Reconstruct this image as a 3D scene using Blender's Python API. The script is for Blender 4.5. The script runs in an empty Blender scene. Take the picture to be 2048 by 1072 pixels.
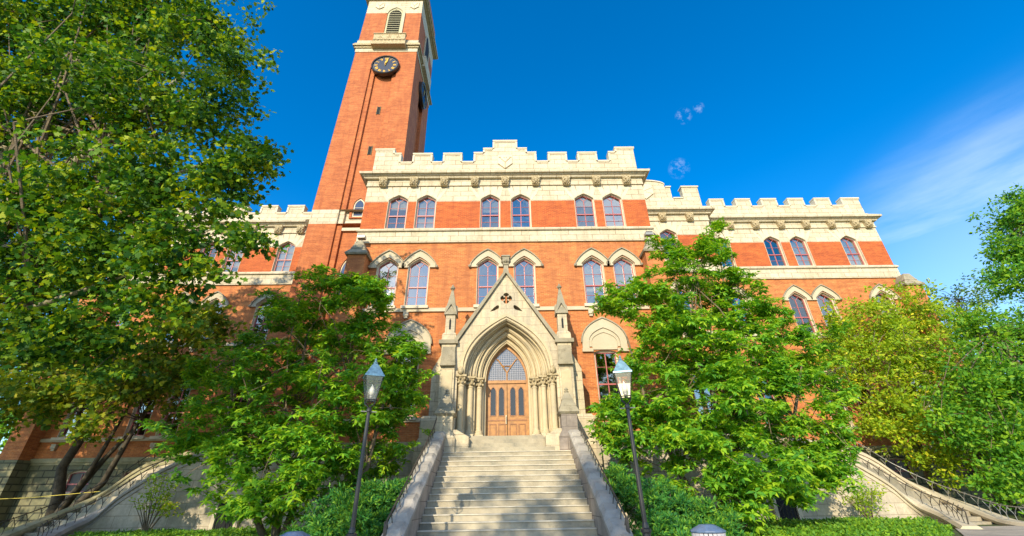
import bpy, bmesh, math, random
import numpy as np
from math import radians as R, sin, cos, pi
from mathutils import Vector, Matrix
from mathutils.geometry import tessellate_polygon

S = bpy.context.scene
COL = S.collection
random.seed(7)
rng = np.random.default_rng(11)

# ------------------------------------------------------------------ camera
FPX = 852.36
cd = bpy.data.cameras.new('camera'); cam = bpy.data.objects.new('camera', cd); COL.objects.link(cam)
cd.sensor_width = 36.0; cd.lens = FPX / 2048 * 36.0; cd.clip_start = 0.1; cd.clip_end = 3000
def _cam():
    up = Vector((998 - 1024, -(-1030 - 536), -FPX)).normalized()
    fw = Vector((1020 - 1024, -(1000 - 536), -FPX)).normalized()
    rt = fw.cross(up).normalized(); up = rt.cross(fw)
    # rows of camera axes expressed in world coordinates
    return Matrix((( rt.x, rt.y, rt.z), (fw.x, fw.y, fw.z), (up.x, up.y, up.z)))
_m = _cam().to_4x4(); _m.translation = Vector((0.08, 0, 1.6))
cam.matrix_world = _m
S.camera = cam

# ------------------------------------------------------------------ light
SUN = Vector((-7.03, -21.0, 9.9)).normalized()
sun_el = math.asin(SUN.z); sun_rot = math.atan2(SUN.x, SUN.y) % (2 * pi)
W = bpy.data.worlds.new('World'); S.world = W; W.use_nodes = True
def build_world():
    nt = W.node_tree; N = nt.nodes; L = nt.links; N.clear()
    out = N.new('ShaderNodeOutputWorld'); bg = N.new('ShaderNodeBackground')
    sky = N.new('ShaderNodeTexSky'); sky.sky_type = 'NISHITA'; sky.sun_disc = False
    sky.sun_elevation = sun_el; sky.sun_rotation = sun_rot
    sky.altitude = 100; sky.air_density = 1.0; sky.dust_density = 0.15; sky.ozone_density = 3.0
    hs = N.new('ShaderNodeHueSaturation'); hs.inputs['Saturation'].default_value = 1.40; hs.inputs['Hue'].default_value = 0.502
    hs.inputs['Value'].default_value = 1.24
    L.new(sky.outputs[0], hs.inputs['Color'])
    tc = N.new('ShaderNodeTexCoord')
    # thin streaky clouds low in the sky (real cloud cover: position depends only on direction)
    mp = N.new('ShaderNodeMapping'); mp.inputs['Rotation'].default_value = (0.0, R(24), 0.0); mp.inputs['Scale'].default_value = (1.3, 1.3, 6.5)
    L.new(tc.outputs['Generated'], mp.inputs['Vector'])
    no = N.new('ShaderNodeTexNoise'); no.inputs['Scale'].default_value = 1.7; no.inputs['Detail'].default_value = 7; no.inputs['Roughness'].default_value = 0.58
    L.new(mp.outputs[0], no.inputs['Vector'])
    cr = N.new('ShaderNodeValToRGB'); cr.color_ramp.elements[0].position = 0.40; cr.color_ramp.elements[1].position = 0.80
    L.new(no.outputs['Fac'], cr.inputs['Fac'])
    def vmath(op, a, b=None):
        m = N.new('ShaderNodeVectorMath'); m.operation = op; L.new(a, m.inputs[0])
        if b is not None: m.inputs[1].default_value = b
        return m
    def mask(direction, lo, hi):
        d = vmath('DOT_PRODUCT', tc.outputs['Generated'], Vector(direction).normalized())
        mr = N.new('ShaderNodeMapRange'); mr.interpolation_type = 'SMOOTHSTEP'
        mr.inputs['From Min'].default_value = lo; mr.inputs['From Max'].default_value = hi
        L.new(d.outputs['Value'], mr.inputs['Value']); return mr.outputs[0]
    def mul(a, b):
        m = N.new('ShaderNodeMath'); m.operation = 'MULTIPLY'; L.new(a, m.inputs[0])
        if isinstance(b, float): m.inputs[1].default_value = b
        else: L.new(b, m.inputs[1])
        return m.outputs[0]
    def mx(a, b):
        m = N.new('ShaderNodeMath'); m.operation = 'MAXIMUM'; L.new(a, m.inputs[0]); L.new(b, m.inputs[1]); return m.outputs[0]
    right = mask((1.60, 1.0, 0.28), 0.90, 0.998)
    c1 = mul(cr.outputs[0], right)
    hz = mul(right, 0.30)
    no2 = N.new('ShaderNodeTexNoise'); no2.inputs['Scale'].default_value = 3.4; no2.inputs['Detail'].default_value = 8; no2.inputs['Roughness'].default_value = 0.6
    L.new(tc.outputs['Generated'], no2.inputs['Vector'])
    cr2 = N.new('ShaderNodeValToRGB'); cr2.color_ramp.elements[0].position = 0.42; cr2.color_ramp.elements[1].position = 0.60
    L.new(no2.outputs['Fac'], cr2.inputs['Fac'])
    back = mask((0, -1, 0.2), -0.05, 0.35)
    c2 = mul(cr2.outputs[0], back)
    no3 = N.new('ShaderNodeTexNoise'); no3.inputs['Scale'].default_value = 85; no3.inputs['Detail'].default_value = 8; no3.inputs['Roughness'].default_value = 0.65
    L.new(tc.outputs['Generated'], no3.inputs['Vector'])
    cr3 = N.new('ShaderNodeValToRGB'); cr3.color_ramp.elements[0].position = 0.46; cr3.color_ramp.elements[1].position = 0.74
    L.new(no3.outputs['Fac'], cr3.inputs['Fac'])
    def pdir(x, y):
        c = Vector((x - 1024, -(y - 536), -FPX)); return _cam() @ c
    puffs = mx(mask(pdir(1367, 232), 0.99983, 0.99997), mask(pdir(1397, 216), 0.99992, 0.99999))
    puffs = mx(puffs, mask(pdir(1358, 337), 0.9997, 0.99997))
    c3 = mul(mul(cr3.outputs[0], puffs), 0.34)
    tot = mx(mx(mx(c1, hz), c2), c3)
    lim = mul(tot, 0.74)
    mixc = N.new('ShaderNodeMix'); mixc.data_type = 'RGBA'
    L.new(lim, mixc.inputs['Factor']); L.new(hs.outputs[0], mixc.inputs['A']); mixc.inputs['B'].default_value = (6.2, 6.6, 7.2, 1)
    L.new(mixc.outputs['Result'], bg.inputs['Color']); bg.inputs['Strength'].default_value = 0.15
    L.new(bg.outputs[0], out.inputs['Surface'])
build_world()
sl = bpy.data.lights.new('sun', 'SUN'); sl.energy = 3.9; sl.angle = R(0.5); sl.color = (1.0, 0.86, 0.62)
so = bpy.data.objects.new('sun', sl); COL.objects.link(so)
so.rotation_euler = SUN.to_track_quat('Z', 'Y').to_euler()
S.view_settings.view_transform = 'Standard'; S.view_settings.look = 'None'
S.view_settings.exposure = 0.68; S.view_settings.gamma = 1.0

# ------------------------------------------------------------------ materials
def newmat(name):
    m = bpy.data.materials.new(name); m.use_nodes = True; nt = m.node_tree
    b = nt.nodes['Principled BSDF']; return m, nt, nt.nodes, nt.links, b
def wallvec(N, L):
    """vector (along the wall, height) whatever way the wall faces"""
    tc = N.new('ShaderNodeTexCoord'); ge = N.new('ShaderNodeNewGeometry')
    s = N.new('ShaderNodeSeparateXYZ'); L.new(tc.outputs['Object'], s.inputs[0])
    n = N.new('ShaderNodeSeparateXYZ'); L.new(ge.outputs['Normal'], n.inputs[0])
    ab = N.new('ShaderNodeMath'); ab.operation = 'ABSOLUTE'; L.new(n.outputs['X'], ab.inputs[0])
    gt = N.new('ShaderNodeMath'); gt.operation = 'GREATER_THAN'; L.new(ab.outputs[0], gt.inputs[0]); gt.inputs[1].default_value = 0.7
    mx = N.new('ShaderNodeMix'); mx.data_type = 'FLOAT'; L.new(gt.outputs[0], mx.inputs['Factor']); L.new(s.outputs['X'], mx.inputs['A']); L.new(s.outputs['Y'], mx.inputs['B'])
    az = N.new('ShaderNodeMath'); az.operation = 'ABSOLUTE'; L.new(n.outputs['Z'], az.inputs[0])
    gz = N.new('ShaderNodeMath'); gz.operation = 'GREATER_THAN'; L.new(az.outputs[0], gz.inputs[0]); gz.inputs[1].default_value = 0.7
    mz = N.new('ShaderNodeMix'); mz.data_type = 'FLOAT'; L.new(gz.outputs[0], mz.inputs['Factor']); L.new(s.outputs['Z'], mz.inputs['A']); L.new(s.outputs['Y'], mz.inputs['B'])
    c = N.new('ShaderNodeCombineXYZ'); L.new(mx.outputs[0], c.inputs['X']); L.new(mz.outputs[0], c.inputs['Y'])
    return c.outputs[0], tc
def noise(N, L, tc, scale, detail=5, rough=0.6, sv=None):
    n = N.new('ShaderNodeTexNoise'); n.inputs['Scale'].default_value = scale; n.inputs['Detail'].default_value = detail; n.inputs['Roughness'].default_value = rough
    if sv:
        mp = N.new('ShaderNodeMapping'); mp.inputs['Scale'].default_value = sv; L.new(tc.outputs['Object'], mp.inputs['Vector']); L.new(mp.outputs[0], n.inputs['Vector'])
    else: L.new(tc.outputs['Object'], n.inputs['Vector'])
    return n.outputs['Fac']
def ramp(N, L, f, p0, p1, c0=(0, 0, 0, 1), c1=(1, 1, 1, 1)):
    r = N.new('ShaderNodeValToRGB'); r.color_ramp.elements[0].position = p0; r.color_ramp.elements[1].position = p1
    r.color_ramp.elements[0].color = c0; r.color_ramp.elements[1].color = c1; L.new(f, r.inputs['Fac']); return r.outputs[0]
def mixc(N, L, f, a, b, mode='MIX'):
    m = N.new('ShaderNodeMix'); m.data_type = 'RGBA'; m.blend_type = mode
    if isinstance(f, (int, float)): m.inputs['Factor'].default_value = f
    else: L.new(f, m.inputs['Factor'])
    for k, v in (('A', a), ('B', b)):
        if isinstance(v, tuple): m.inputs[k].default_value = v if len(v) == 4 else v + (1,)
        else: L.new(v, m.inputs[k])
    return m.outputs['Result']
def masonry(name, c1, c2, cm, bw, bh, mortar, rough=0.85, bump=0.3, blotch=(0.7, 0.62, 0.5), blotch_amt=0.35, dirt=None, dirt_amt=0.0, off=0.5):
    m, nt, N, L, b = newmat(name); v, tc = wallvec(N, L)
    br = N.new('ShaderNodeTexBrick'); br.offset = off; br.inputs['Scale'].default_value = 1.0
    br.inputs['Brick Width'].default_value = bw; br.inputs['Row Height'].default_value = bh
    br.inputs['Mortar Size'].default_value = mortar; br.inputs['Mortar Smooth'].default_value = 0.1
    br.inputs['Color1'].default_value = c1 + (1,); br.inputs['Color2'].default_value = c2 + (1,); br.inputs['Mortar'].default_value = cm + (1,)
    L.new(v, br.inputs['Vector'])
    n1 = noise(N, L, tc, 0.9, 6, 0.65); f1 = ramp(N, L, n1, 0.42, 0.68)
    fm = N.new('ShaderNodeMath'); fm.operation = 'MULTIPLY'; L.new(f1, fm.inputs[0]); fm.inputs[1].default_value = blotch_amt
    col = mixc(N, L, fm.outputs[0], br.outputs['Color'], blotch)
    n3 = noise(N, L, tc, 9.0, 4, 0.7); f3 = ramp(N, L, n3, 0.3, 0.7, (0.82, 0.82, 0.82, 1), (1.14, 1.14, 1.14, 1))
    col = mixc(N, L, 1.0, col, f3, 'MULTIPLY')
    if bw < 0.5:
        n4 = noise(N, L, tc, 1.0, 3, 0.6, (1.1, 1.1, 6.4)); f4 = ramp(N, L, n4, 0.32, 0.68, (0.78, 0.74, 0.72, 1), (1.16, 1.22, 1.25, 1))
        col = mixc(N, L, 1.0, col, f4, 'MULTIPLY')
    if dirt:
        n2 = noise(N, L, tc, 1.0, 6, 0.6, (2.6, 2.6, 0.35)); f2 = ramp(N, L, n2, 0.45, 0.72)
        dm = N.new('ShaderNodeMath'); dm.operation = 'MULTIPLY'; L.new(f2, dm.inputs[0]); dm.inputs[1].default_value = dirt_amt
        col = mixc(N, L, dm.outputs[0], col, dirt)
    L.new(col, b.inputs['Base Color']); b.inputs['Roughness'].default_value = rough
    bp = N.new('ShaderNodeBump'); bp.inputs['Strength'].default_value = bump; bp.inputs['Distance'].default_value = 0.02
    bw_ = N.new('ShaderNodeRGBToBW'); L.new(col, bw_.inputs[0]); L.new(bw_.outputs[0], bp.inputs['Height']); L.new(bp.outputs[0], b.inputs['Normal'])
    return m
def rough_stone(name, c1, c2, scale=3.0, rough=0.85, bump=0.4, spots=None, spot_amt=0.6, dist=0.03):
    m, nt, N, L, b = newmat(name); tc = N.new('ShaderNodeTexCoord')
    n1 = noise(N, L, tc, scale, 8, 0.65); col = ramp(N, L, n1, 0.32, 0.68, c1 + (1,), c2 + (1,))
    if spots:
        n2 = noise(N, L, tc, scale * 0.5, 7, 0.7); f2 = ramp(N, L, n2, 0.5, 0.66)
        dm = N.new('ShaderNodeMath'); dm.operation = 'MULTIPLY'; L.new(f2, dm.inputs[0]); dm.inputs[1].default_value = spot_amt
        col = mixc(N, L, dm.outputs[0], col, spots)
    L.new(col, b.inputs['Base Color']); b.inputs['Roughness'].default_value = rough
    n3 = noise(N, L, tc, scale * 7, 5, 0.7); bp = N.new('ShaderNodeBump'); bp.inputs['Strength'].default_value = bump; bp.inputs['Distance'].default_value = dist
    L.new(n3, bp.inputs['Height']); L.new(bp.outputs[0], b.inputs['Normal'])
    return m
def plain(name, c, rough=0.5, metal=0.0, spec=0.5, var=0.12, scale=8.0):
    m, nt, N, L, b = newmat(name); tc = N.new('ShaderNodeTexCoord'); n = noise(N, L, tc, scale, 4)
    d = tuple(max(0, x * (1 - var)) for x in c) + (1,); e = tuple(min(1, x * (1 + var)) for x in c) + (1,)
    L.new(ramp(N, L, n, 0.3, 0.7, d, e), b.inputs['Base Color'])
    b.inputs['Roughness'].default_value = rough; b.inputs['Metallic'].default_value = metal; b.inputs['Specular IOR Level'].default_value = spec
    return m
M = {}
M['brick_hi'] = masonry('red orange brick', (0.52, 0.092, 0.012), (0.37, 0.055, 0.009), (0.44, 0.16, 0.05), 0.23, 0.078, 0.011, blotch=(0.56, 0.15, 0.03), blotch_amt=0.45, dirt=(0.30, 0.06, 0.018), dirt_amt=0.55)
M['brick'] = masonry('weathered orange brick', (0.56, 0.18, 0.038), (0.41, 0.108, 0.022), (0.50, 0.23, 0.09), 0.23, 0.078, 0.011, blotch=(0.60, 0.22, 0.07), blotch_amt=0.5, dirt=(0.27, 0.08, 0.03), dirt_amt=0.6)
M['brick_tower'] = masonry('tower brick', (0.48, 0.115, 0.022), (0.34, 0.072, 0.016), (0.44, 0.18, 0.07), 0.23, 0.078, 0.011, blotch=(0.56, 0.19, 0.06), blotch_amt=0.5, dirt=(0.27, 0.065, 0.022), dirt_amt=0.6)
M['lime'] = masonry('coursed limestone', (0.60, 0.53, 0.385), (0.51, 0.44, 0.30), (0.22, 0.16, 0.09), 0.92, 0.37, 0.016, blotch=(0.64, 0.58, 0.45), blotch_amt=0.5, dirt=(0.33, 0.28, 0.18), dirt_amt=0.5)
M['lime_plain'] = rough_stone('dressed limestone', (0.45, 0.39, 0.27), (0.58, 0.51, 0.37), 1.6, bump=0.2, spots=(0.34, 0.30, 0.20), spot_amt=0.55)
M['lime_frame'] = rough_stone('pale window stone', (0.56, 0.48, 0.35), (0.66, 0.58, 0.43), 2.2, bump=0.15)
M['carve'] = rough_stone('carved limestone', (0.34, 0.26, 0.13), (0.66, 0.56, 0.36), 9, bump=0.8, dist=0.06)
M['portal'] = masonry('portal stone', (0.58, 0.49, 0.33), (0.50, 0.42, 0.28), (0.24, 0.19, 0.12), 0.8, 0.42, 0.010, bump=0.35, blotch=(0.58, 0.49, 0.33), blotch_amt=0.5, dirt=(0.19, 0.185, 0.17), dirt_amt=0.6)
M['portal_warm'] = rough_stone('arch stone', (0.46, 0.38, 0.235), (0.60, 0.50, 0.32), 2.4, bump=0.3, spots=(0.26, 0.24, 0.19), spot_amt=0.55)
M['weather'] = rough_stone('weathered coping stone', (0.20, 0.175, 0.12), (0.42, 0.37, 0.26), 3.5, bump=0.5, spots=(0.10, 0.10, 0.08), spot_amt=0.5)
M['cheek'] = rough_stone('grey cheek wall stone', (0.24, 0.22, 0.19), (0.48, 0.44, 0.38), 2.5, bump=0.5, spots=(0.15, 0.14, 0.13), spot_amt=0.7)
M['cheek_pink'] = masonry('stair wall blocks', (0.36, 0.30, 0.25), (0.30, 0.26, 0.22), (0.14, 0.11, 0.09), 0.9, 0.4, 0.012, blotch=(0.20, 0.17, 0.15), blotch_amt=0.7, dirt=(0.1, 0.09, 0.08), dirt_amt=0.5)
M['step'] = rough_stone('worn stone steps', (0.28, 0.245, 0.175), (0.48, 0.42, 0.30), 2.2, bump=0.4, spots=(0.13, 0.13, 0.105), spot_amt=0.85)  # dark spots carry weather stains and some painted tree dapple
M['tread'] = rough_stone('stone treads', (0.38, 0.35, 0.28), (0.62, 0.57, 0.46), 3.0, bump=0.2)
M['retain'] = masonry('cream retaining wall', (0.56, 0.49, 0.37), (0.48, 0.42, 0.31), (0.25, 0.20, 0.13), 1.1, 0.42, 0.01, blotch=(0.36, 0.32, 0.26), blotch_amt=0.6, dirt=(0.22, 0.20, 0.15), dirt_amt=0.6)
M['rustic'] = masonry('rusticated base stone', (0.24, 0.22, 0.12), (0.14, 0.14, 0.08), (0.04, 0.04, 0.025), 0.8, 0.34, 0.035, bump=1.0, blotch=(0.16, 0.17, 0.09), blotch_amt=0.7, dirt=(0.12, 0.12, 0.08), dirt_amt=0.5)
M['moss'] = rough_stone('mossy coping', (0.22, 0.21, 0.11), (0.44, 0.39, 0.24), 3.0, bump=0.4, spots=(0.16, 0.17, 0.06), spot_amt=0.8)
M['pink'] = plain('dusty red paint', (0.40, 0.11, 0.11), 0.45)
M['blind'] = plain('tan roller blind', (0.34, 0.30, 0.20), 0.9)
M['interior'] = plain('dark interior', (0.012, 0.014, 0.018), 0.9)
M['wood'] = plain('golden oak', (0.36, 0.165, 0.038), 0.45, var=0.3, scale=5)
M['wood_dark'] = plain('oak mouldings', (0.26, 0.105, 0.028), 0.45, var=0.25)
M['iron'] = plain('black iron', (0.018, 0.017, 0.016), 0.35, spec=0.6)
M['rust_iron'] = plain('dull iron', (0.06, 0.05, 0.04), 0.5)
M['verdigris'] = plain('blue green copper lid', (0.20, 0.34, 0.40), 0.35, 0.4, var=0.35, scale=12)
M['gold'] = plain('gilt', (0.80, 0.48, 0.07), 0.35, 0.6)
M['dial'] = plain('clock dial paint', (0.018, 0.028, 0.055), 0.35)
M['dial_mark'] = plain('dial minute marks', (0.7, 0.66, 0.5), 0.6)
M['bulb'] = plain('frosted bulb', (0.85, 0.82, 0.72), 0.3)
M['can'] = plain('grey slatted can', (0.42, 0.42, 0.44), 0.5)
M['lid'] = plain('blue grey lid', (0.10, 0.15, 0.25), 0.35, var=0.2)
M['rope'] = plain('yellow line', (0.62, 0.52, 0.10), 0.6)
M['metalgrey'] = plain('grey metal', (0.30, 0.30, 0.28), 0.4, 0.3)
M['brass'] = plain('brushed handle', (0.55, 0.50, 0.36), 0.3, 0.8)
M['louver'] = plain('pale green slats', (0.42, 0.40, 0.24), 0.6)
M['cellar'] = plain('dark cellar pane', (0.02, 0.015, 0.015), 0.35)
M['slate'] = plain('dark roof', (0.06, 0.06, 0.06), 0.8)
def glassmat(name, refl, tint, trans, ior=1.9, rough=0.02, lattice=None):
    m, nt, N, L, b = newmat(name); tc = N.new('ShaderNodeTexCoord')
    out = N['Material Output']; tr = N.new('ShaderNodeBsdfTransparent'); tr.inputs[0].default_value = tint + (1,)
    gl = N.new('ShaderNodeBsdfGlossy'); gl.inputs['Roughness'].default_value = rough; gl.inputs['Color'].default_value = (1.0, 0.93, 0.80, 1)
    n = noise(N, L, tc, 1.3, 3); bp = N.new('ShaderNodeBump'); bp.inputs['Strength'].default_value = 0.25; bp.inputs['Distance'].default_value = 0.02
    L.new(n, bp.inputs['Height']); L.new(bp.outputs[0], gl.inputs['Normal'])
    mx = N.new('ShaderNodeMixShader'); mx.inputs[0].default_value = refl; L.new(tr.outputs[0], mx.inputs[1]); L.new(gl.outputs[0], mx.inputs[2])
    if name == 'window glass':   # old panes differ from window to window
        oi = N.new('ShaderNodeObjectInfo'); mr = N.new('ShaderNodeMapRange'); mr.inputs['To Min'].default_value = 0.20; mr.inputs['To Max'].default_value = 0.52
        L.new(oi.outputs['Random'], mr.inputs['Value']); L.new(mr.outputs[0], mx.inputs[0])
    res = mx.outputs[0]
    if lattice:
        v, tc2 = wallvec(N, L); br = N.new('ShaderNodeTexBrick'); br.offset = 0; br.inputs['Scale'].default_value = 1
        br.inputs['Brick Width'].default_value = lattice; br.inputs['Row Height'].default_value = lattice * 1.2; br.inputs['Mortar Size'].default_value = 0.007
        br.inputs['Mortar Smooth'].default_value = 0
        L.new(v, br.inputs['Vector']); b.inputs['Base Color'].default_value = (0.35, 0.33, 0.36, 1); b.inputs['Roughness'].default_value = 0.5
        m2 = N.new('ShaderNodeMixShader'); L.new(br.outputs['Fac'], m2.inputs[0]); L.new(res, m2.inputs[1]); L.new(b.outputs[0], m2.inputs[2]); res = m2.outputs[0]
    L.new(res, out.inputs['Surface']); return m
M['glass'] = glassmat('window glass', 0.30, (0.75, 0.8, 0.85), 0.6)
M['glass_dark'] = glassmat('cellar glass', 0.05, (0.3, 0.3, 0.3), 0.3, rough=0.2)
M['glass_lead'] = glassmat('leaded glass', 0.24, (0.4, 0.4, 0.45), 0.4, lattice=0.085)
M['glass_door'] = glassmat('door glass', 0.10, (0.3, 0.3, 0.3), 0.4)
M['glass_lamp'] = glassmat('lantern glass', 0.19, (0.95, 0.95, 0.92), 0.9, rough=0.35)
def leafmat(name, cols, trans=0.35, rough=0.45, patch=None):
    m, nt, N, L, b = newmat(name); tc = N.new('ShaderNodeTexCoord'); ge = N.new('ShaderNodeNewGeometry')
    r = N.new('ShaderNodeValToRGB'); e = r.color_ramp.elements
    while len(e) < len(cols): e.new(0.5)
    for i, c in enumerate(cols): e[i].position = i / (len(cols) - 1); e[i].color = c + (1,)
    n = noise(N, L, tc, 0.9, 3)
    a = N.new('ShaderNodeMath'); a.operation = 'MULTIPLY_ADD'; L.new(ge.outputs['Random Per Island'], a.inputs[0]); a.inputs[1].default_value = 0.75; a.inputs[2].default_value = -0.37
    s = N.new('ShaderNodeMath'); s.operation = 'ADD'; L.new(a.outputs[0], s.inputs[0]); L.new(n, s.inputs[1]); s.use_clamp = True
    L.new(s.outputs[0], r.inputs['Fac']); col = r.outputs[0]
    if patch:
        n2 = noise(N, L, tc, 0.55, 3); f = ramp(N, L, n2, 0.5, 0.62)
        gt = N.new('ShaderNodeMath'); gt.operation = 'GREATER_THAN'; L.new(ge.outputs['Random Per Island'], gt.inputs[0]); gt.inputs[1].default_value = patch[1]
        fm = N.new('ShaderNodeMath'); fm.operation = 'MULTIPLY'; L.new(f, fm.inputs[0]); L.new(gt.outputs[0], fm.inputs[1])
        col = mixc(N, L, fm.outputs[0], col, patch[0])
    L.new(col, b.inputs['Base Color']); b.inputs['Roughness'].default_value = 0.55; b.inputs['Specular IOR Level'].default_value = 0.25
    tl = N.new('ShaderNodeBsdfTranslucent'); tcol = mixc(N, L, 1.0, col, (1.5, 1.35, 0.5, 1), 'MULTIPLY'); L.new(tcol, tl.inputs['Color'])
    mx = N.new('ShaderNodeMixShader'); mx.inputs[0].default_value = trans; L.new(b.outputs[0], mx.inputs[1]); L.new(tl.outputs[0], mx.inputs[2])
    L.new(mx.outputs[0], N['Material Output'].inputs['Surface']); return m
M['leaf_syc'] = leafmat('plane tree leaves', [(0.015, 0.075, 0.018), (0.04, 0.14, 0.016), (0.15, 0.30, 0.012), (0.48, 0.52, 0.015)], 0.36)
M['leaf_mag'] = leafmat('magnolia leaves', [(0.06, 0.23, 0.04), (0.13, 0.36, 0.03), (0.27, 0.50, 0.025), (0.44, 0.58, 0.028)], 0.4)
M['leaf_yel'] = leafmat('goldenrain leaves', [(0.14, 0.28, 0.015), (0.27, 0.42, 0.018), (0.46, 0.55, 0.02)], 0.4, patch=((0.78, 0.66, 0.04), 0.82))
M['leaf_grn'] = leafmat('dense green leaves', [(0.05, 0.20, 0.035), (0.12, 0.32, 0.022), (0.32, 0.50, 0.02)], 0.4)
M['leaf_small'] = leafmat('maple leaves', [(0.045, 0.12, 0.016), (0.10, 0.20, 0.015), (0.24, 0.32, 0.02), (0.46, 0.40, 0.025)], 0.4)
M['leaf_yew'] = leafmat('yew sprays', [(0.02, 0.12, 0.045), (0.06, 0.24, 0.035), (0.30, 0.50, 0.03)], 0.25)
M['leaf_bed'] = leafmat('ivy bed leaves', [(0.05, 0.16, 0.025), (0.12, 0.29, 0.02), (0.28, 0.44, 0.02)], 0.3)
M['leaf_far'] = leafmat('far leaves', [(0.05, 0.12, 0.02), (0.10, 0.20, 0.02), (0.16, 0.27, 0.03)], 0.3)
M['bark_pale'] = rough_stone('mottled pale bark', (0.20, 0.17, 0.10), (0.50, 0.45, 0.30), 5, bump=0.4)
M['bark_dark'] = rough_stone('dark bark', (0.035, 0.028, 0.02), (0.10, 0.08, 0.05), 6, bump=0.6)
M['bark_brown'] = rough_stone('brown bark', (0.09, 0.07, 0.045), (0.24, 0.18, 0.11), 6, bump=0.5)
M['grass'] = rough_stone('lawn earth', (0.035, 0.05, 0.015), (0.08, 0.11, 0.03), 2.0, bump=0.6)
M['paving'] = masonry('plaza paving', (0.34, 0.30, 0.25), (0.28, 0.25, 0.21), (0.12, 0.1, 0.08), 0.6, 0.6, 0.01)

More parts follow.
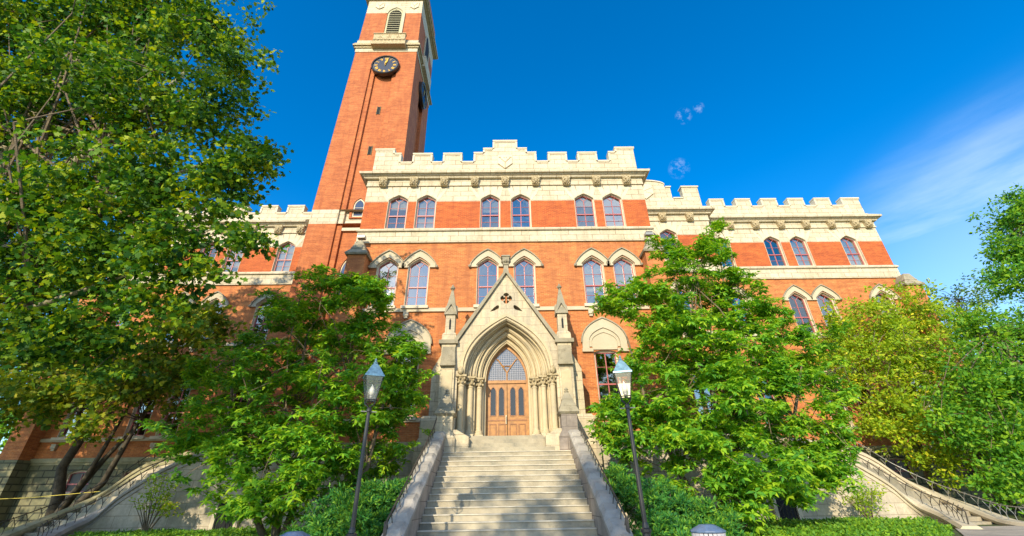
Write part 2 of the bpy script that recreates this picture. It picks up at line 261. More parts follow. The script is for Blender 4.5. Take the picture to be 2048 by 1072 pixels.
# ------------------------------------------------------------------ mesh helpers
class MB:
    def __init__(s): s.v = []; s.f = []; s.m = []; s.mi = 0
    def add(s, vs, fs, mi=None):
        o = len(s.v); s.v += [tuple(p) for p in vs]
        for f in fs: s.f.append([i + o for i in f]); s.m.append(s.mi if mi is None else mi)
        return s
    def box(s, x0, x1, y0, y1, z0, z1, mi=None):
        return s.add([(x0, y0, z0), (x1, y0, z0), (x1, y1, z0), (x0, y1, z0), (x0, y0, z1), (x1, y0, z1), (x1, y1, z1), (x0, y1, z1)],
            [(0, 3, 2, 1), (4, 5, 6, 7), (0, 1, 5, 4), (1, 2, 6, 5), (2, 3, 7, 6), (3, 0, 4, 7)], mi)
    def frus(s, cx, cy, z0, z1, a0, b0, a1, b1, mi=None):
        return s.add([(cx - a0, cy - b0, z0), (cx + a0, cy - b0, z0), (cx + a0, cy + b0, z0), (cx - a0, cy + b0, z0),
            (cx - a1, cy - b1, z1), (cx + a1, cy - b1, z1), (cx + a1, cy + b1, z1), (cx - a1, cy + b1, z1)],
            [(0, 3, 2, 1), (4, 5, 6, 7), (0, 1, 5, 4), (1, 2, 6, 5), (2, 3, 7, 6), (3, 0, 4, 7)], mi)
    def prism(s, pts, y0, y1, mi=None, back=True):
        """polygon in x,z pushed from y0 to y1; any simple outline"""
        n = len(pts); vs = [(x, y0, z) for x, z in pts] + [(x, y1, z) for x, z in pts]
        tris = tessellate_polygon([[Vector((x, z, 0)) for x, z in pts]])
        fs = [tuple(t) for t in tris]
        if back: fs += [tuple(i + n for i in reversed(t)) for t in tris]
        fs += [(i, (i + 1) % n, (i + 1) % n + n, i + n) for i in range(n)]
        return s.add(vs, fs, mi)
    def ring(s, a, b, y0, y1, mi=None, closed=False):
        """band between outlines a (outer) and b (inner), both the same length"""
        n = len(a); vs = [(x, y0, z) for x, z in a] + [(x, y0, z) for x, z in b] + [(x, y1, z) for x, z in a] + [(x, y1, z) for x, z in b]
        fs = []
        for i in range(n if closed else n - 1):
            j = (i + 1) % n
            fs += [(i, j, j + n, i + n), (i + 2 * n, i + 3 * n, j + 3 * n, j + 2 * n), (i, i + 2 * n, j + 2 * n, j), (i + n, j + n, j + 3 * n, i + 3 * n)]
        if not closed: fs += [(0, n, 3 * n, 2 * n), (n - 1, 3 * n - 1, 4 * n - 1, 2 * n - 1)]
        return s.add(vs, fs, mi)
    def plate(s, outer, holes, y, mi=None):
        loops = [outer] + holes; flat = [p for l in loops for p in l]
        tris = tessellate_polygon([[Vector((x, z, 0)) for x, z in l] for l in loops])
        return s.add([(x, y, z) for x, z in flat], [tuple(t) for t in tris], mi)
    def walls(s, loop, y0, y1, mi=None, closed=True):
        n = len(loop); vs = [(x, y0, z) for x, z in loop] + [(x, y1, z) for x, z in loop]
        return s.add(vs, [(i, (i + 1) % n, (i + 1) % n + n, i + n) for i in range(n if closed else n - 1)], mi)
    def tube(s, pts, rad, n=6, mi=None, caps=True):
        pts = [Vector(p) for p in pts]; rr = rad if isinstance(rad, (list, tuple)) else [rad] * len(pts)
        t0 = (pts[1] - pts[0]).normalized(); u = t0.orthogonal().normalized(); vs = []
        for i, p in enumerate(pts):
            t = (pts[min(i + 1, len(pts) - 1)] - pts[max(i - 1, 0)]).normalized()
            u = (u - t * u.dot(t)).normalized(); w = t.cross(u)
            for k in range(n):
                a = 2 * pi * k / n; vs.append(p + (u * cos(a) + w * sin(a)) * rr[i])
        fs = [(i * n + k, i * n + (k + 1) % n, (i + 1) * n + (k + 1) % n, (i + 1) * n + k) for i in range(len(pts) - 1) for k in range(n)]
        if caps: fs += [tuple(reversed(range(n))), tuple(range((len(pts) - 1) * n, len(pts) * n))]
        return s.add(vs, fs, mi)
    def lathe(s, prof, cx, cy, n=16, mi=None, ph=0.0, sx=1.0, sy=1.0):
        vs = [(cx + r * sx * cos(2 * pi * k / n + ph), cy + r * sy * sin(2 * pi * k / n + ph), z) for r, z in prof for k in range(n)]
        fs = [(i * n + k, i * n + (k + 1) % n, (i + 1) * n + (k + 1) % n, (i + 1) * n + k) for i in range(len(prof) - 1) for k in range(n)]
        fs += [tuple(reversed(range(n))), tuple(range((len(prof) - 1) * n, len(prof) * n))]
        return s.add(vs, fs, mi)
    def sweep(s, path, prof, mi=None, zbot=None):
        """profile (sideways, up) carried along a path; sideways is to the right of travel"""
        P = [Vector(p) for p in path]; n = len(prof); vs = []
        for i, p in enumerate(P):
            t = P[min(i + 1, len(P) - 1)] - P[max(i - 1, 0)]; t.z = 0; t.normalize(); r = Vector((t.y, -t.x, 0))
            for a, b in prof:
                q = p + r * a; vs.append((q.x, q.y, zbot if b is None else q.z + b))
        fs = [(i * n + k, i * n + (k + 1) % n, (i + 1) * n + (k + 1) % n, (i + 1) * n + k) for i in range(len(P) - 1) for k in range(n)]
        fs += [tuple(range(n)), tuple(range((len(P) - 1) * n, len(P) * n))]
        return s.add(vs, fs, mi)
    def build(s, name, mats, parent=None, smooth=False, bevel=0.0):
        me = bpy.data.meshes.new(name); me.from_pydata(s.v, [], s.f)
        for m in (mats if isinstance(mats, (list, tuple)) else [mats]): me.materials.append(M[m] if isinstance(m, str) else m)
        if any(s.m): me.polygons.foreach_set('material_index', s.m)
        bm = bmesh.new(); bm.from_mesh(me)
        bmesh.ops.recalc_face_normals(bm, faces=bm.faces); bm.to_mesh(me); bm.free()
        if smooth: me.polygons.foreach_set('use_smooth', [True] * len(me.polygons))
        o = bpy.data.objects.new(name, me); COL.objects.link(o)
        if bevel:
            md = o.modifiers.new('bevel', 'BEVEL'); md.width = bevel; md.segments = 2; md.limit_method = 'ANGLE'
        if smooth and not bevel:
            pass
        put(o, parent); return o
def put(o, parent):
    if parent is not None:
        o.parent = parent
        q = parent; off = Vector((0, 0, 0))
        while q is not None: off += q.location; q = q.parent if not getattr(q, 'parent', None) is None else None
        o.location = o.location - world_off(parent)
def world_off(p):
    off = Vector((0, 0, 0))
    while p is not None: off += p.location; p = p.parent
    return off
def tag(o, label=None, cat=None, group=None, kind=None):
    if label: o['label'] = label
    if cat: o['category'] = cat
    if group: o['group'] = group
    if kind: o['kind'] = kind
    return o
def thing(name, loc, label, cat, group=None):
    o = bpy.data.objects.new(name, None); o.empty_display_size = 0.3; COL.objects.link(o); o.location = loc
    return tag(o, label, cat, group)
# note: children keep their vertices in world coordinates; their location cancels the parent's
def dup(o, parent, loc=None):
    c = o.copy(); COL.objects.link(c); c.parent = parent
    if loc is not None: c.location = loc
    for ch in o.children: dup(ch, c)
    return c
def bez(p0, p1, p2, n):
    return [((1 - t) ** 2 * p0[0] + 2 * t * (1 - t) * p1[0] + t * t * p2[0], (1 - t) ** 2 * p0[1] + 2 * t * (1 - t) * p1[1] + t * t * p2[1]) for t in [i / n for i in range(n + 1)]]
def arch(cx, hw, z0, zs, za, k=(0.62, 0.62), n=6, bottom=True):
    """outline: bottom left, bottom right, up the right side, over the point, down the left"""
    right = bez((cx + hw, zs), (cx + hw * k[0], zs + (za - zs) * k[1]), (cx, za), n)
    left = [(2 * cx - x, z) for x, z in reversed(right)][1:]
    pts = right + left
    if bottom: pts = [(cx - hw, z0), (cx + hw, z0)] + pts
    else: pts = [(cx + hw, z0)] + pts + [(cx - hw, z0)]
    return pts
GOTH = (1.0, 0.62); SEG = (0.55, 0.66)

# ------------------------------------------------------------------ the ground
def ground():
    m = MB(); xs = [-400, -60, -30, -20, -12, -6, -3, 0, 3, 6, 12, 20, 30, 60, 400]
    ys = [(-300, 0), (-20, 0), (0, 0), (8, 0), (10.6, 0.0), (12.5, 0.45), (14, 0.5), (19.5, 0.5), (22, 0.7), (60, 1.0), (500, 1.0)]
    nx = len(xs)
    for y, z in ys:
        for x in xs: m.v.append((x, y, z if abs(x) > 2.95 or y > 15 else 0.0))
    for j in range(len(ys) - 1):
        for i in range(nx - 1): m.f.append([j * nx + i, j * nx + i + 1, (j + 1) * nx + i + 1, (j + 1) * nx + i]); m.m.append(0)
    tag(m.build('ground', 'grass'), kind='structure')
    p = MB(); p.box(-9, 9, -12, 10.55, -0.05, 0.012); tag(p.build('pavement', 'paving'), kind='structure')
    for s_ in (-1, 1):
        q = MB()
        pts = [(11.6, 12.6), (30, 12.6), (30, 17.6), (15.8, 17.6)]
        q.add([(s_ * x, y, z) for z in (0.535, 0.40) for x, y in pts], [(0, 1, 2, 3), (4, 5, 6, 7), (0, 1, 5, 4), (1, 2, 6, 5), (2, 3, 7, 6), (3, 0, 4, 7)])
        tag(q.build('path', 'paving'), kind='structure')
ground()

# ------------------------------------------------------------------ the hall
WY, LY, CY = 26.15, 25.05, 21.0   # wing, link and centre wall planes
hall = thing('brick_hall', (0, 21, 0), 'large orange brick college hall with pale stone battlements and arched porch, filling the middle', 'building')

def wall_mesh(name, x0, x1, z0, z1, Y, holes, parent, zones, reveal=0.28, mats=('brick', 'brick_hi', 'lime', 'lime_frame')):
    """wall with real openings; zones = [(top of zone, material index)]"""
    me = bpy.data.meshes.new(name); bm = bmesh.new(); m = MB()
    m.plate([(x0, z0), (x1, z0), (x1, z1), (x0, z1)], holes, Y)
    vs = [bm.verts.new(v) for v in m.v]
    for f in m.f:
        try: bm.faces.new([vs[i] for i in f])
        except ValueError: pass
    for zt, _ in zones[:-1]:
        bmesh.ops.bisect_plane(bm, geom=bm.verts[:] + bm.edges[:] + bm.faces[:], plane_co=(0, 0, zt), plane_no=(0, 0, 1))
    for f in bm.faces:
        c = f.calc_center_median().z
        f.normal_update()
        if f.normal.y > 0: f.normal_flip()
        for zt, mi in zones:
            if c < zt: f.material_index = mi; break
    for h in holes:
        n = len(h); a = [bm.verts.new((x, Y, z)) for x, z in h]; b = [bm.verts.new((x, Y + reveal, z)) for x, z in h]
        for i in range(n):
            f = bm.faces.new((a[i], b[i], b[(i + 1) % n], a[(i + 1) % n])); f.material_index = 3
    bm.to_mesh(me); bm.free()
    for k in mats: me.materials.append(M[k])
    o = bpy.data.objects.new(name, me); COL.objects.link(o); put(o, parent); return o

# --- windows: one of each kind, then copies of it and its parts
def make_window(kind, parent, Y):
    """local coordinates: sill centre at 0,0,0"""
    if kind == 'upper': hw, zs, za = 0.61, 2.10, 2.50
    elif kind == 'tall': hw, zs, za = 0.60, 2.50, 2.95
    elif kind == 'low': hw, zs, za = 0.60, 3.00, 3.12
    elif kind == 'lowarch': hw, zs, za = 0.58, 2.75, 3.10
    elif kind == 'slim': hw, zs, za = 0.33, 1.15, 1.75
    elif kind == 'slimtall': hw, zs, za = 0.42, 2.6, 3.3
    elif kind == 'base': hw, zs, za = 0.70, 0.95, 1.15
    kk = (0.7, 1.0) if kind == 'low' else ((0.6, 0.9) if kind == 'base' else (SEG if not kind.startswith('slim') else (0.95, 0.7)))
    def o(d): return arch(0, hw - d, d, zs, za - d * 1.1, kk)
    fr = MB(); fr.ring(o(0), o(0.07), 0.12, 0.27, closed=True)
    if kind in ('upper', 'tall', 'lowarch'): fr.ring(o(-0.001), o(0.02), -0.025, 0.12, closed=True)
    f = fr.build('window', 'lime_frame')
    t = MB(); t.ring(o(0.07), o(0.115), 0.16, 0.24, closed=True)
    mh = zs * 0.48
    t.box(-hw + 0.10, hw - 0.10, 0.15, 0.235, mh - 0.035, mh + 0.035)
    if kind not in ('slim', 'slimtall', 'base'):
        top = zs - 0.05
        t.box(-0.022, 0.022, 0.175, 0.225, 0.1, mh - 0.036); t.box(-0.022, 0.022, 0.175, 0.225, mh + 0.036, top)
        if kind != 'low':
            for s in (-1, 1):
                t.tube([(0, 0.2, top - 0.02), (s * hw * 0.46, 0.2, zs + (za - zs) * 0.50)], 0.022, 4)
        else: t.box(-0.022, 0.022, 0.175, 0.225, top, za - 0.1)
        for z in (mh * 0.52, mh + (zs - mh) * 0.55):
            for a, b in ((-hw + 0.11, -0.023), (0.023, hw - 0.11)): t.box(a, b, 0.185, 0.22, z - 0.009, z + 0.009)
    else: t.box(-0.015, 0.015, 0.175, 0.225, 0.1, zs)
    put(t.build('sash', 'pink' if kind != 'slim' else 'lime_frame'), f)
    p = MB(); p.plate(o(0.08), [], 0.205); p = p.build('pane', 'cellar' if kind == 'base' else 'glass'); put(p, f)
    return f
KINDS = {}
def window(kind, x, Y, z, parent, blind=None):
    if kind not in KINDS:
        w = make_window(kind, parent, Y); KINDS[kind] = w; new = w
        new.parent = parent
        for ch in list(bpy.data.objects):
            pass
        for ch in new.children: ch.location = (0, 0, 0)
    else: new = dup_clean(KINDS[kind], parent)
    new.location = Vector((x, Y, z)) - world_off(parent)
    if blind:
        hw = {'upper': 0.55, 'tall': 0.54, 'low': 0.54, 'lowarch': 0.52}[kind]; h = {'upper': 2.42, 'tall': 2.86, 'low': 3.0, 'lowarch': 3.0}[kind]
        b = MB(); b.box(-hw, hw, 0.31, 0.32, h * (1 - blind), h - 0.02); b = b.build('blind', 'blind'); b.parent = new
    return new
def dup_clean(o, parent):
    c = o.copy(); COL.objects.link(c); c.parent = parent
    for ch in o.children:
        if ch.name.split('.')[0] == 'blind': continue
        d = ch.copy(); COL.objects.link(d); d.parent = c
    return c
# make parts first with no parent so that their children sit at the local origin
def _attach(t, f): t.parent = f

H = {'upper': lambda x: arch(x, 0.61, 15.75, 15.75 + 2.10, 15.75 + 2.50, SEG),
     'tall': lambda x: arch(x, 0.60, 10.75, 13.25, 13.70, SEG),
     'low': lambda x: arch(x, 0.60, 5.1, 8.10, 8.22, (0.7, 1.0)),
     'lowarch': lambda x: arch(x, 0.58, 5.1, 7.85, 8.20, SEG)}
Z0 = {'upper': 15.75, 'tall': 10.75, 'low': 5.1, 'lowarch': 5.1}
C3 = [-6.55, -4.83, -0.93, 0.93, 4.83, 6.55]
C2 = [-6.62, -4.88, -1.03, 1.03, 4.88, 6.62]
C1 = [-6.72, -5.0, 5.0, 6.72]
C1 = [-5.0, 5.0]
R3 = [15.55, 19.25, 21.15, 24.85]
R2 = [15.55, 19.55, 21.45, 25.45]
R1 = [15.55, 19.6, 21.5, 25.2]
L3 = [-15.7, -19.25, -21.15, -24.85]
L2 = [-16.0, -19.4, -21.6, -25.4]
L1 = [-16.0, -19.65, -21.45, -25.2]
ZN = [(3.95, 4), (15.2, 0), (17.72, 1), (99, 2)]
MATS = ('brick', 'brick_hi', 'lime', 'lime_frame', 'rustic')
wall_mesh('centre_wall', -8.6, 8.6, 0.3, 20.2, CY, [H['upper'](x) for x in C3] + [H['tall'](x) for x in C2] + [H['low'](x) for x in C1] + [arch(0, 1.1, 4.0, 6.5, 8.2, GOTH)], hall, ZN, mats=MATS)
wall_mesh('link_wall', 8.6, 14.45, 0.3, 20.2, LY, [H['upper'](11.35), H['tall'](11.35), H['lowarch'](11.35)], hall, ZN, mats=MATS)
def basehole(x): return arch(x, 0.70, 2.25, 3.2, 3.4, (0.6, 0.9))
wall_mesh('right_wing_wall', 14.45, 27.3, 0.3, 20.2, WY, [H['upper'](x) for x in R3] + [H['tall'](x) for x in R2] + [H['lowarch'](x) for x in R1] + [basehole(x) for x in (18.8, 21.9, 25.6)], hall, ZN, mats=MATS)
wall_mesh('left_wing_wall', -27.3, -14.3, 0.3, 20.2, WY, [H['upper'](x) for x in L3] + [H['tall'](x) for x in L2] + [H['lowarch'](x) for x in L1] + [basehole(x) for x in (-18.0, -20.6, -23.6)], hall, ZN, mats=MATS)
# sides, backs and roofs so that the hall is a solid building
b = MB()
def side(x, y0, y1):
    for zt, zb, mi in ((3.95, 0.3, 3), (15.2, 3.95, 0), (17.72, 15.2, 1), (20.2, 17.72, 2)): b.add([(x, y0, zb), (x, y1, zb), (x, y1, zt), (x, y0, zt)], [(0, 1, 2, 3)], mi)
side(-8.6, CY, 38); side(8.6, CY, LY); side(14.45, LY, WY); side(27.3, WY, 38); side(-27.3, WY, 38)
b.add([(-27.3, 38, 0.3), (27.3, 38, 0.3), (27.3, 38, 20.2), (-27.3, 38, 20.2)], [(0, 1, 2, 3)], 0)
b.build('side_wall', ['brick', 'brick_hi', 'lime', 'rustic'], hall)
b = MB(); b.box(-8.55, 8.55, CY + 0.35, 37.9, 20.02, 20.08); b.box(8.61, 14.4, LY + 0.35, 37.9, 20.02, 20.08); b.box(14.46, 27.2, WY + 0.35, 37.9, 20.02, 20.08); b.box(-27.2, -8.61, WY + 0.35, 37.9, 20.02, 20.08)
b.build('roof', 'slate', hall)
b = MB(); b.box(-8.5, 8.5, CY + 1.5, CY + 1.55, 1, 20); b.box(8.65, 27.2, WY + 1.4, WY + 1.45, 1, 20); b.box(-27.2, -14.5, WY + 1.4, WY + 1.45, 1, 20)
b.build('interior', 'interior', hall)

blinds = {(-4.83): 0.97, (-0.93): 0.45, (4.83): 0.3, (6.55): 0.0, (-6.55): 0.35}
for x in C3: window('upper', x, CY, 15.75, hall, blinds.get(x))
for x in C2: window('tall', x, CY, 10.75, hall, {4.88: 0.68, 6.62: 0.6}.get(x))
for x in C1: window('low', x, CY, 5.1, hall)
window('upper', 11.35, LY, 15.75, hall); window('tall', 11.35, LY, 10.75, hall); window('lowarch', 11.35, LY, 5.1, hall)
for x in R3: window('upper', x, WY, 15.75, hall, {21.15: 0.98, 24.85: 0.9}.get(x))
for x in R2: window('tall', x, WY, 10.75, hall, {25.45: 0.9}.get(x))
for x in R1: window('lowarch', x, WY, 5.1, hall)
for x in L3: window('upper', x, WY, 15.75, hall, {-15.7: 0.97, -19.25: 0.8}.get(x))
for x in L2: window('tall', x, WY, 10.75, hall, {-19.4: 0.5}.get(x))
for x in L1: window('lowarch', x, WY, 5.1, hall)
for x in (18.8, 21.9, 25.6, -18.0, -20.6, -23.6): window('base', x, WY, 2.25, hall)

# --- string courses, sill bands
def band(name, x0, x1, Y, z0, z1, d, mat='lime_plain', ends=True, top=0.0):
    m = MB(); m.box(x0 - (d if ends else 0), x1 + (d if ends else 0), Y - d, Y + 0.02, z0, z1)
    return m
def sillband(x0, x1, Y, e0=0.12, e1=0.12):
    m = MB(); m.box(x0 - e0 * 0.5, x1 + e1 * 0.5, Y - 0.06, Y + 0.02, 14.82, 15.50)
    m.add([(x0 - e0, Y - 0.16, 15.5), (x1 + e1, Y - 0.16, 15.5), (x1 + e1, Y + 0.02, 15.5), (x0 - e0, Y + 0.02, 15.5),
           (x0 - e0, Y - 0.16, 15.62), (x1 + e1, Y - 0.16, 15.62), (x1 + e1, Y - 0.02, 15.742), (x0 - e0, Y - 0.02, 15.742), (x1 + e1, Y + 0.02, 15.742), (x0 - e0, Y + 0.02, 15.742)],
          [(0, 1, 2, 3), (0, 1, 5, 4), (4, 5, 6, 7), (7, 6, 8, 9), (1, 2, 8, 6, 5), (0, 3, 9, 7, 4)])
    m.box(x0 - e0 * 0.8, x1 + e1 * 0.8, Y - 0.10, Y + 0.02, 14.72, 14.815)
    m.build('sill_band', 'lime', hall)
sillband(-8.6, 8.6, CY); sillband(8.6, 14.45, LY, 0, 0.12); sillband(14.45, 27.3, WY, 0, 0.12); sillband(-27.3, -14.5, WY, 0.12, 0)
def strings(x0, x1, Y, gaps=()):
    m = MB()
    for a, c in gaps: m.box(a, c, Y - 0.10, Y + 0.02, 10.42, 10.62)
    m.build('string_course', 'lime_plain', hall)
strings(-8.6, 8.6, CY, [(-7.62, 7.62)]); strings(0, 0, LY, [(8.62, 14.5)]); strings(0, 0, WY, [(14.47, 27.35)]); strings(0, 0, WY, [(-27.35, -14.5)])
for x0, x1, Y in ((-8.65, -3.6, CY), (3.6, 8.65, CY), (8.65, 14.5, LY), (14.5, 27.4, WY), (-27.4, -14.5, WY)):
    m = MB(); m.box(x0, x1, Y - 0.14, Y + 0.02, 3.78, 4.0); m.box(x0, x1, Y - 0.07, Y + 0.02, 3.66, 3.775)
    m.build('water_table', 'moss', hall)
    m = MB(); m.box(x0, x1, Y - 0.11, Y + 0.02, 4.86, 5.04); m.build('sill_course', 'lime_plain', hall)
def sills(xs, Y, zt, brackets=True, w=0.72):
    for x in xs:
        s = MB(); s.box(x - w, x + w, Y - 0.2, Y + 0.14, zt - 0.16, zt - 0.003)
        s.build('window_sill', 'lime_frame', hall)
    if brackets:
        for x in xs:
            k = MB()
            for e in (-0.42,):
                k.box(x + e - 0.13, x + e + 0.13, Y - 0.17, Y, zt - 0.58, zt - 0.36); k.box(x + e - 0.09, x + e + 0.09, Y - 0.12, Y, zt - 0.70, zt - 0.585)
            k.build('sill_bracket', 'lime_plain', hall)
for xs, Y in ((C2, CY), ([11.35], LY), (R2, WY), (L2, WY)): sills(xs, Y, 10.75)
for xs, Y in ((C1, CY), ([11.35], LY), (R1, WY), (L1, WY)): sills(xs, Y, 5.1)

# --- hood moulds over the tall windows (drip mould ring above the head)
def hood(x, Y, zs, za, hw, parent=hall, drop=0.45, wdt=0.32, left_stop=True, right_stop=True):
    h = MB()
    o = arch(x, hw + wdt, zs - drop, zs + 0.06, za + wdt * 1.45, (0.60, 0.70), bottom=False)
    i = arch(x, hw + 0.035, zs - drop, zs, za + 0.07, SEG, bottom=False)
    h.ring(o, i, Y - 0.09, Y + 0.03, 0)
    o2 = arch(x, hw + wdt + 0.055, zs - 0.10, zs + 0.06, za + wdt * 1.45 + 0.075, (0.60, 0.70), bottom=False)
    h.ring(o2, o[:1] and arch(x, hw + wdt, zs - 0.10, zs + 0.06, za + wdt * 1.45 + 0.003, (0.60, 0.70), bottom=False), Y - 0.17, Y + 0.02, 1)
    for s_, on in ((-1, left_stop), (1, right_stop)):
        h.box(min(x + s_ * (hw + 0.01), x + s_ * (hw + wdt + 0.02)), max(x + s_ * (hw + 0.01), x + s_ * (hw + wdt + 0.02)), Y - 0.12, Y + 0.02, zs - drop - 0.09, zs - drop - 0.003, 0)
        if on: h.lathe([(0.0, zs - 0.22), (0.07, zs - 0.19), (0.09, zs - 0.12), (0.06, zs - 0.05), (0.0, zs - 0.03)], x + s_ * (hw + wdt + 0.08), Y - 0.12, 7, 1)
    h.build('hood_mould', ['lime_plain', 'weather'], parent)
for i, x in enumerate(C2): hood(x, CY, 13.25, 13.70, 0.60, left_stop=i % 2 == 0, right_stop=i % 2 == 1, drop=0.15 if False else 0.08)
for x, Y in [(11.35, LY)] + [(x, WY) for x in R2 + L2]: hood(x, Y, 13.25, 13.70, 0.60, drop=0.08, left_stop=x not in (21.45,), right_stop=x not in (19.55,))
for x, Y in [(11.35, LY)] + [(x, WY) for x in R1 + L1]: hood(x, Y, 7.85, 8.20, 0.58, drop=0.05, left_stop=False, right_stop=False)
# radiating voussoirs over upper windows
for xs, Y in ((C3, CY), ([11.35], LY), (R3, WY), (L3, WY)):
    for x in xs:
        v = MB()
        for s_ in (-1, 1):
            for a0, a1 in ((0.04, 0.33), (0.35, 0.58)):
                z0a = 18.27 - a0 * 0.55; z1a = 18.27 - a1 * 0.62
                v.prism([(x + s_ * a0, z0a + 0.02), (x + s_ * a1, z1a + 0.03), (x + s_ * (a1 * 1.35 + 0.05), 18.84), (x + s_ * (a0 * 1.3), 18.84)], Y - 0.012, Y + 0.01)
            if not any(0 < (q - x) * s_ < 2.3 for q in xs): v.prism([(x + s_ * 0.62, 17.88), (x + s_ * 0.66, 17.72), (x + s_ * 1.0, 18.25), (x + s_ * 1.28, 18.84), (x + s_ * 1.16, 18.84), (x + s_ * 0.60, 18.02)], Y - 0.012, Y + 0.01)
        v.build('voussoir', 'lime_frame', hall)
# gothic blind arches over the first floor centre windows
for x in C1:
    t = MB()
    t.ring(arch(x, 1.14, 8.30, 8.62, 9.90, (0.98, 0.66), 8, False), arch(x, 0.80, 8.30, 8.62, 9.40, (0.98, 0.66), 8, False), CY - 0.12, CY + 0.03, 0)
    t.ring(arch(x, 1.20, 8.62, 8.64, 9.98, (0.98, 0.66), 8, False), arch(x, 1.14, 8.62, 8.64, 9.905, (0.98, 0.66), 8, False), CY - 0.18, CY + 0.02, 1)
    t.ring(arch(x, 0.79, 8.40, 8.62, 9.38, (0.98, 0.66), 8, False), arch(x, 0.66, 8.40, 8.62, 9.16, (0.98, 0.66), 8, False), CY - 0.06, CY + 0.03, 0)
    t.prism(arch(x, 0.655, 8.36, 8.62, 9.15, (0.98, 0.66), 8), CY - 0.02, CY + 0.03, 0)
    for s_ in (-1, 1): t.box(min(x + s_ * 0.62, x + s_ * 1.17), max(x + s_ * 0.62, x + s_ * 1.17), CY - 0.14, CY + 0.02, 8.12, 8.297, 0)
    t.box(x - 0.615, x + 0.615, CY - 0.06, CY + 0.02, 8.24, 8.355, 0)
    t.build('blind_arch', ['lime_plain', 'weather'], hall)

# --- cornice with carved corbels, battlemented parapet
def cornice(x0, x1, Y, e0, e1):
    m = MB()
    def prof(yp): return yp
    segs = [(-0.05, 18.88, 18.98), (-0.10, 18.98, 19.06)]
    m.box(x0 - 0.06 * e0, x1 + 0.06 * e1, Y - 0.07, Y + 0.02, 18.90, 19.00)
    m.box(x0 - 0.05 * e0, x1 + 0.05 * e1, Y - 0.03, Y + 0.02, 19.003, 19.40)
    # overhanging crown with a sloped weathering
    P = [(0.0, 19.40), (-0.20, 19.42), (-0.24, 19.50), (-0.34, 19.56), (-0.36, 19.60), (-0.47, 19.62), (-0.50, 19.76), (-0.46, 19.80), (0.0, 20.16), (0.05, 20.16), (0.05, 19.40)]
    n = len(P); vs = []
    for (x, e) in ((x0, -e0), (x1, e1)):
        for dy, z in P: vs.append((x + e * max(0, -dy), Y + dy, z))
    fs = [(i, (i + 1) % n, (i + 1) % n + n, i + n) for i in range(n)] + [tuple(range(n)), tuple(range(n, 2 * n))]
    m.add(vs, fs)
    # side returns
    for x, e in ((x0, -e0), (x1, e1)):
        if e:
            vs = [(x - e * dy, Y + dy, z) for dy, z in P[:9]] + [(x - e * dy, Y + 4.0, z) for dy, z in P[:9]]
            m.add(vs, [(i, i + 1, i + 10, i + 9) for i in range(8)] + [tuple(range(9, 18))])
    m.build('cornice', 'lime', hall)
cornice(-8.6, 8.6, CY, 1, 1); cornice(8.6, 14.45, LY, 0, 1); cornice(14.45, 27.3, WY, 0, 1); cornice(-27.3, -14.6, WY, 1, 0)
def make_corbel():
    m = MB(); m.box(-0.26, 0.26, -0.30, 0.0, 0.52, 0.66); m.frus(0, -0.12, 0.02, 0.52, 0.20, 0.10, 0.25, 0.16)
    rr = random.Random(3)
    def lump(x, y, z, r):
        m.lathe([(r * 0.3, z - r), (r * 0.85, z - r * 0.5), (r, z), (r * 0.85, z + r * 0.5), (r * 0.3, z + r)], x, y, 8)
    lump(0, -0.33, 0.22, 0.11); lump(0, -0.31, 0.38, 0.10)
    for k in range(9):
        a = 2 * pi * k / 9; lump(0.17 * cos(a), -0.28 + 0.02 * rr.random(), 0.30 + 0.18 * sin(a), 0.075)
    for s_ in (-1, 1): lump(s_ * 0.2, -0.26, 0.48, 0.07); lump(s_ * 0.19, -0.25, 0.10, 0.06); lump(s_ * 0.07, -0.38, 0.33, 0.03)
    o = m.build('corbel', 'carve'); return o
corb = None
for x, Y in [(x * 1.903, CY) for x in range(-4, 5)] + [(x, LY) for x in (9.3, 11.15, 13.1)] + [(x, WY) for x in (16.5, 18.38, 20.26, 22.13, 24.0, 25.8, 26.75)] + [(x, WY) for x in (-16.55, -14.95, -18.45, -20.35, -22.25, -24.15, -26.05, -26.9)]:
    if corb is None: corb = make_corbel(); c = corb
    else: c = corb.copy(); COL.objects.link(c)
    c.parent = hall; c.location = Vector((x, Y, 18.80)) - world_off(hall)

def parapet(name, tops, Y, zb, parent, mat='lime', thick=0.45):
    """tops: list of (x0, x1, z) pieces from left to right"""
    pts = [(tops[0][0], zb), (tops[-1][1], zb)]
    for x0, x1, z in reversed(tops): pts += [(x1, z), (x0, z)]
    m = MB(); m.prism(pts, Y + 0.05, Y + thick, 0); m.build(name, mat, parent)
    k = MB()
    for i, (x0, x1, z) in enumerate(tops):
        zl = tops[i - 1][2] if i else -1; zr = tops[i + 1][2] if i < len(tops) - 1 else -1
        a = x0 - (0.06 if zl < z else -0.062); c = x1 + (0.06 if zr < z else -0.062)
        k.box(a, c, Y - 0.02, Y + thick + 0.07, z - 0.02, z + 0.08)
        k.box(a + 0.02, c - 0.02, Y + 0.015, Y + thick + 0.04, z - 0.09, z - 0.021)
        # coping turned down the merlon edges
        if zl < z and i: k.box(x0 - 0.055, x0 + 0.07, Y + 0.0, Y + thick + 0.05, zl + 0.082, z - 0.091)
        if zr < z and i < len(tops) - 1: k.box(x1 - 0.07, x1 + 0.055, Y + 0.0, Y + thick + 0.05, zr + 0.082, z - 0.091)
    k.build('coping', 'lime_frame', parent)
lo, mi_, hi = 20.88, 21.62, 22.0
half = [(0.0, 0.76, 22.72), (0.76, 1.39, 22.03), (1.39, 2.0, 21.66), (2.0, 2.86, lo), (2.86, 4.0, mi_), (4.0, 4.8, lo), (4.8, 5.98, mi_), (5.98, 6.84, lo), (6.84, 7.3, 21.65), (7.3, 8.5, 22.03)]
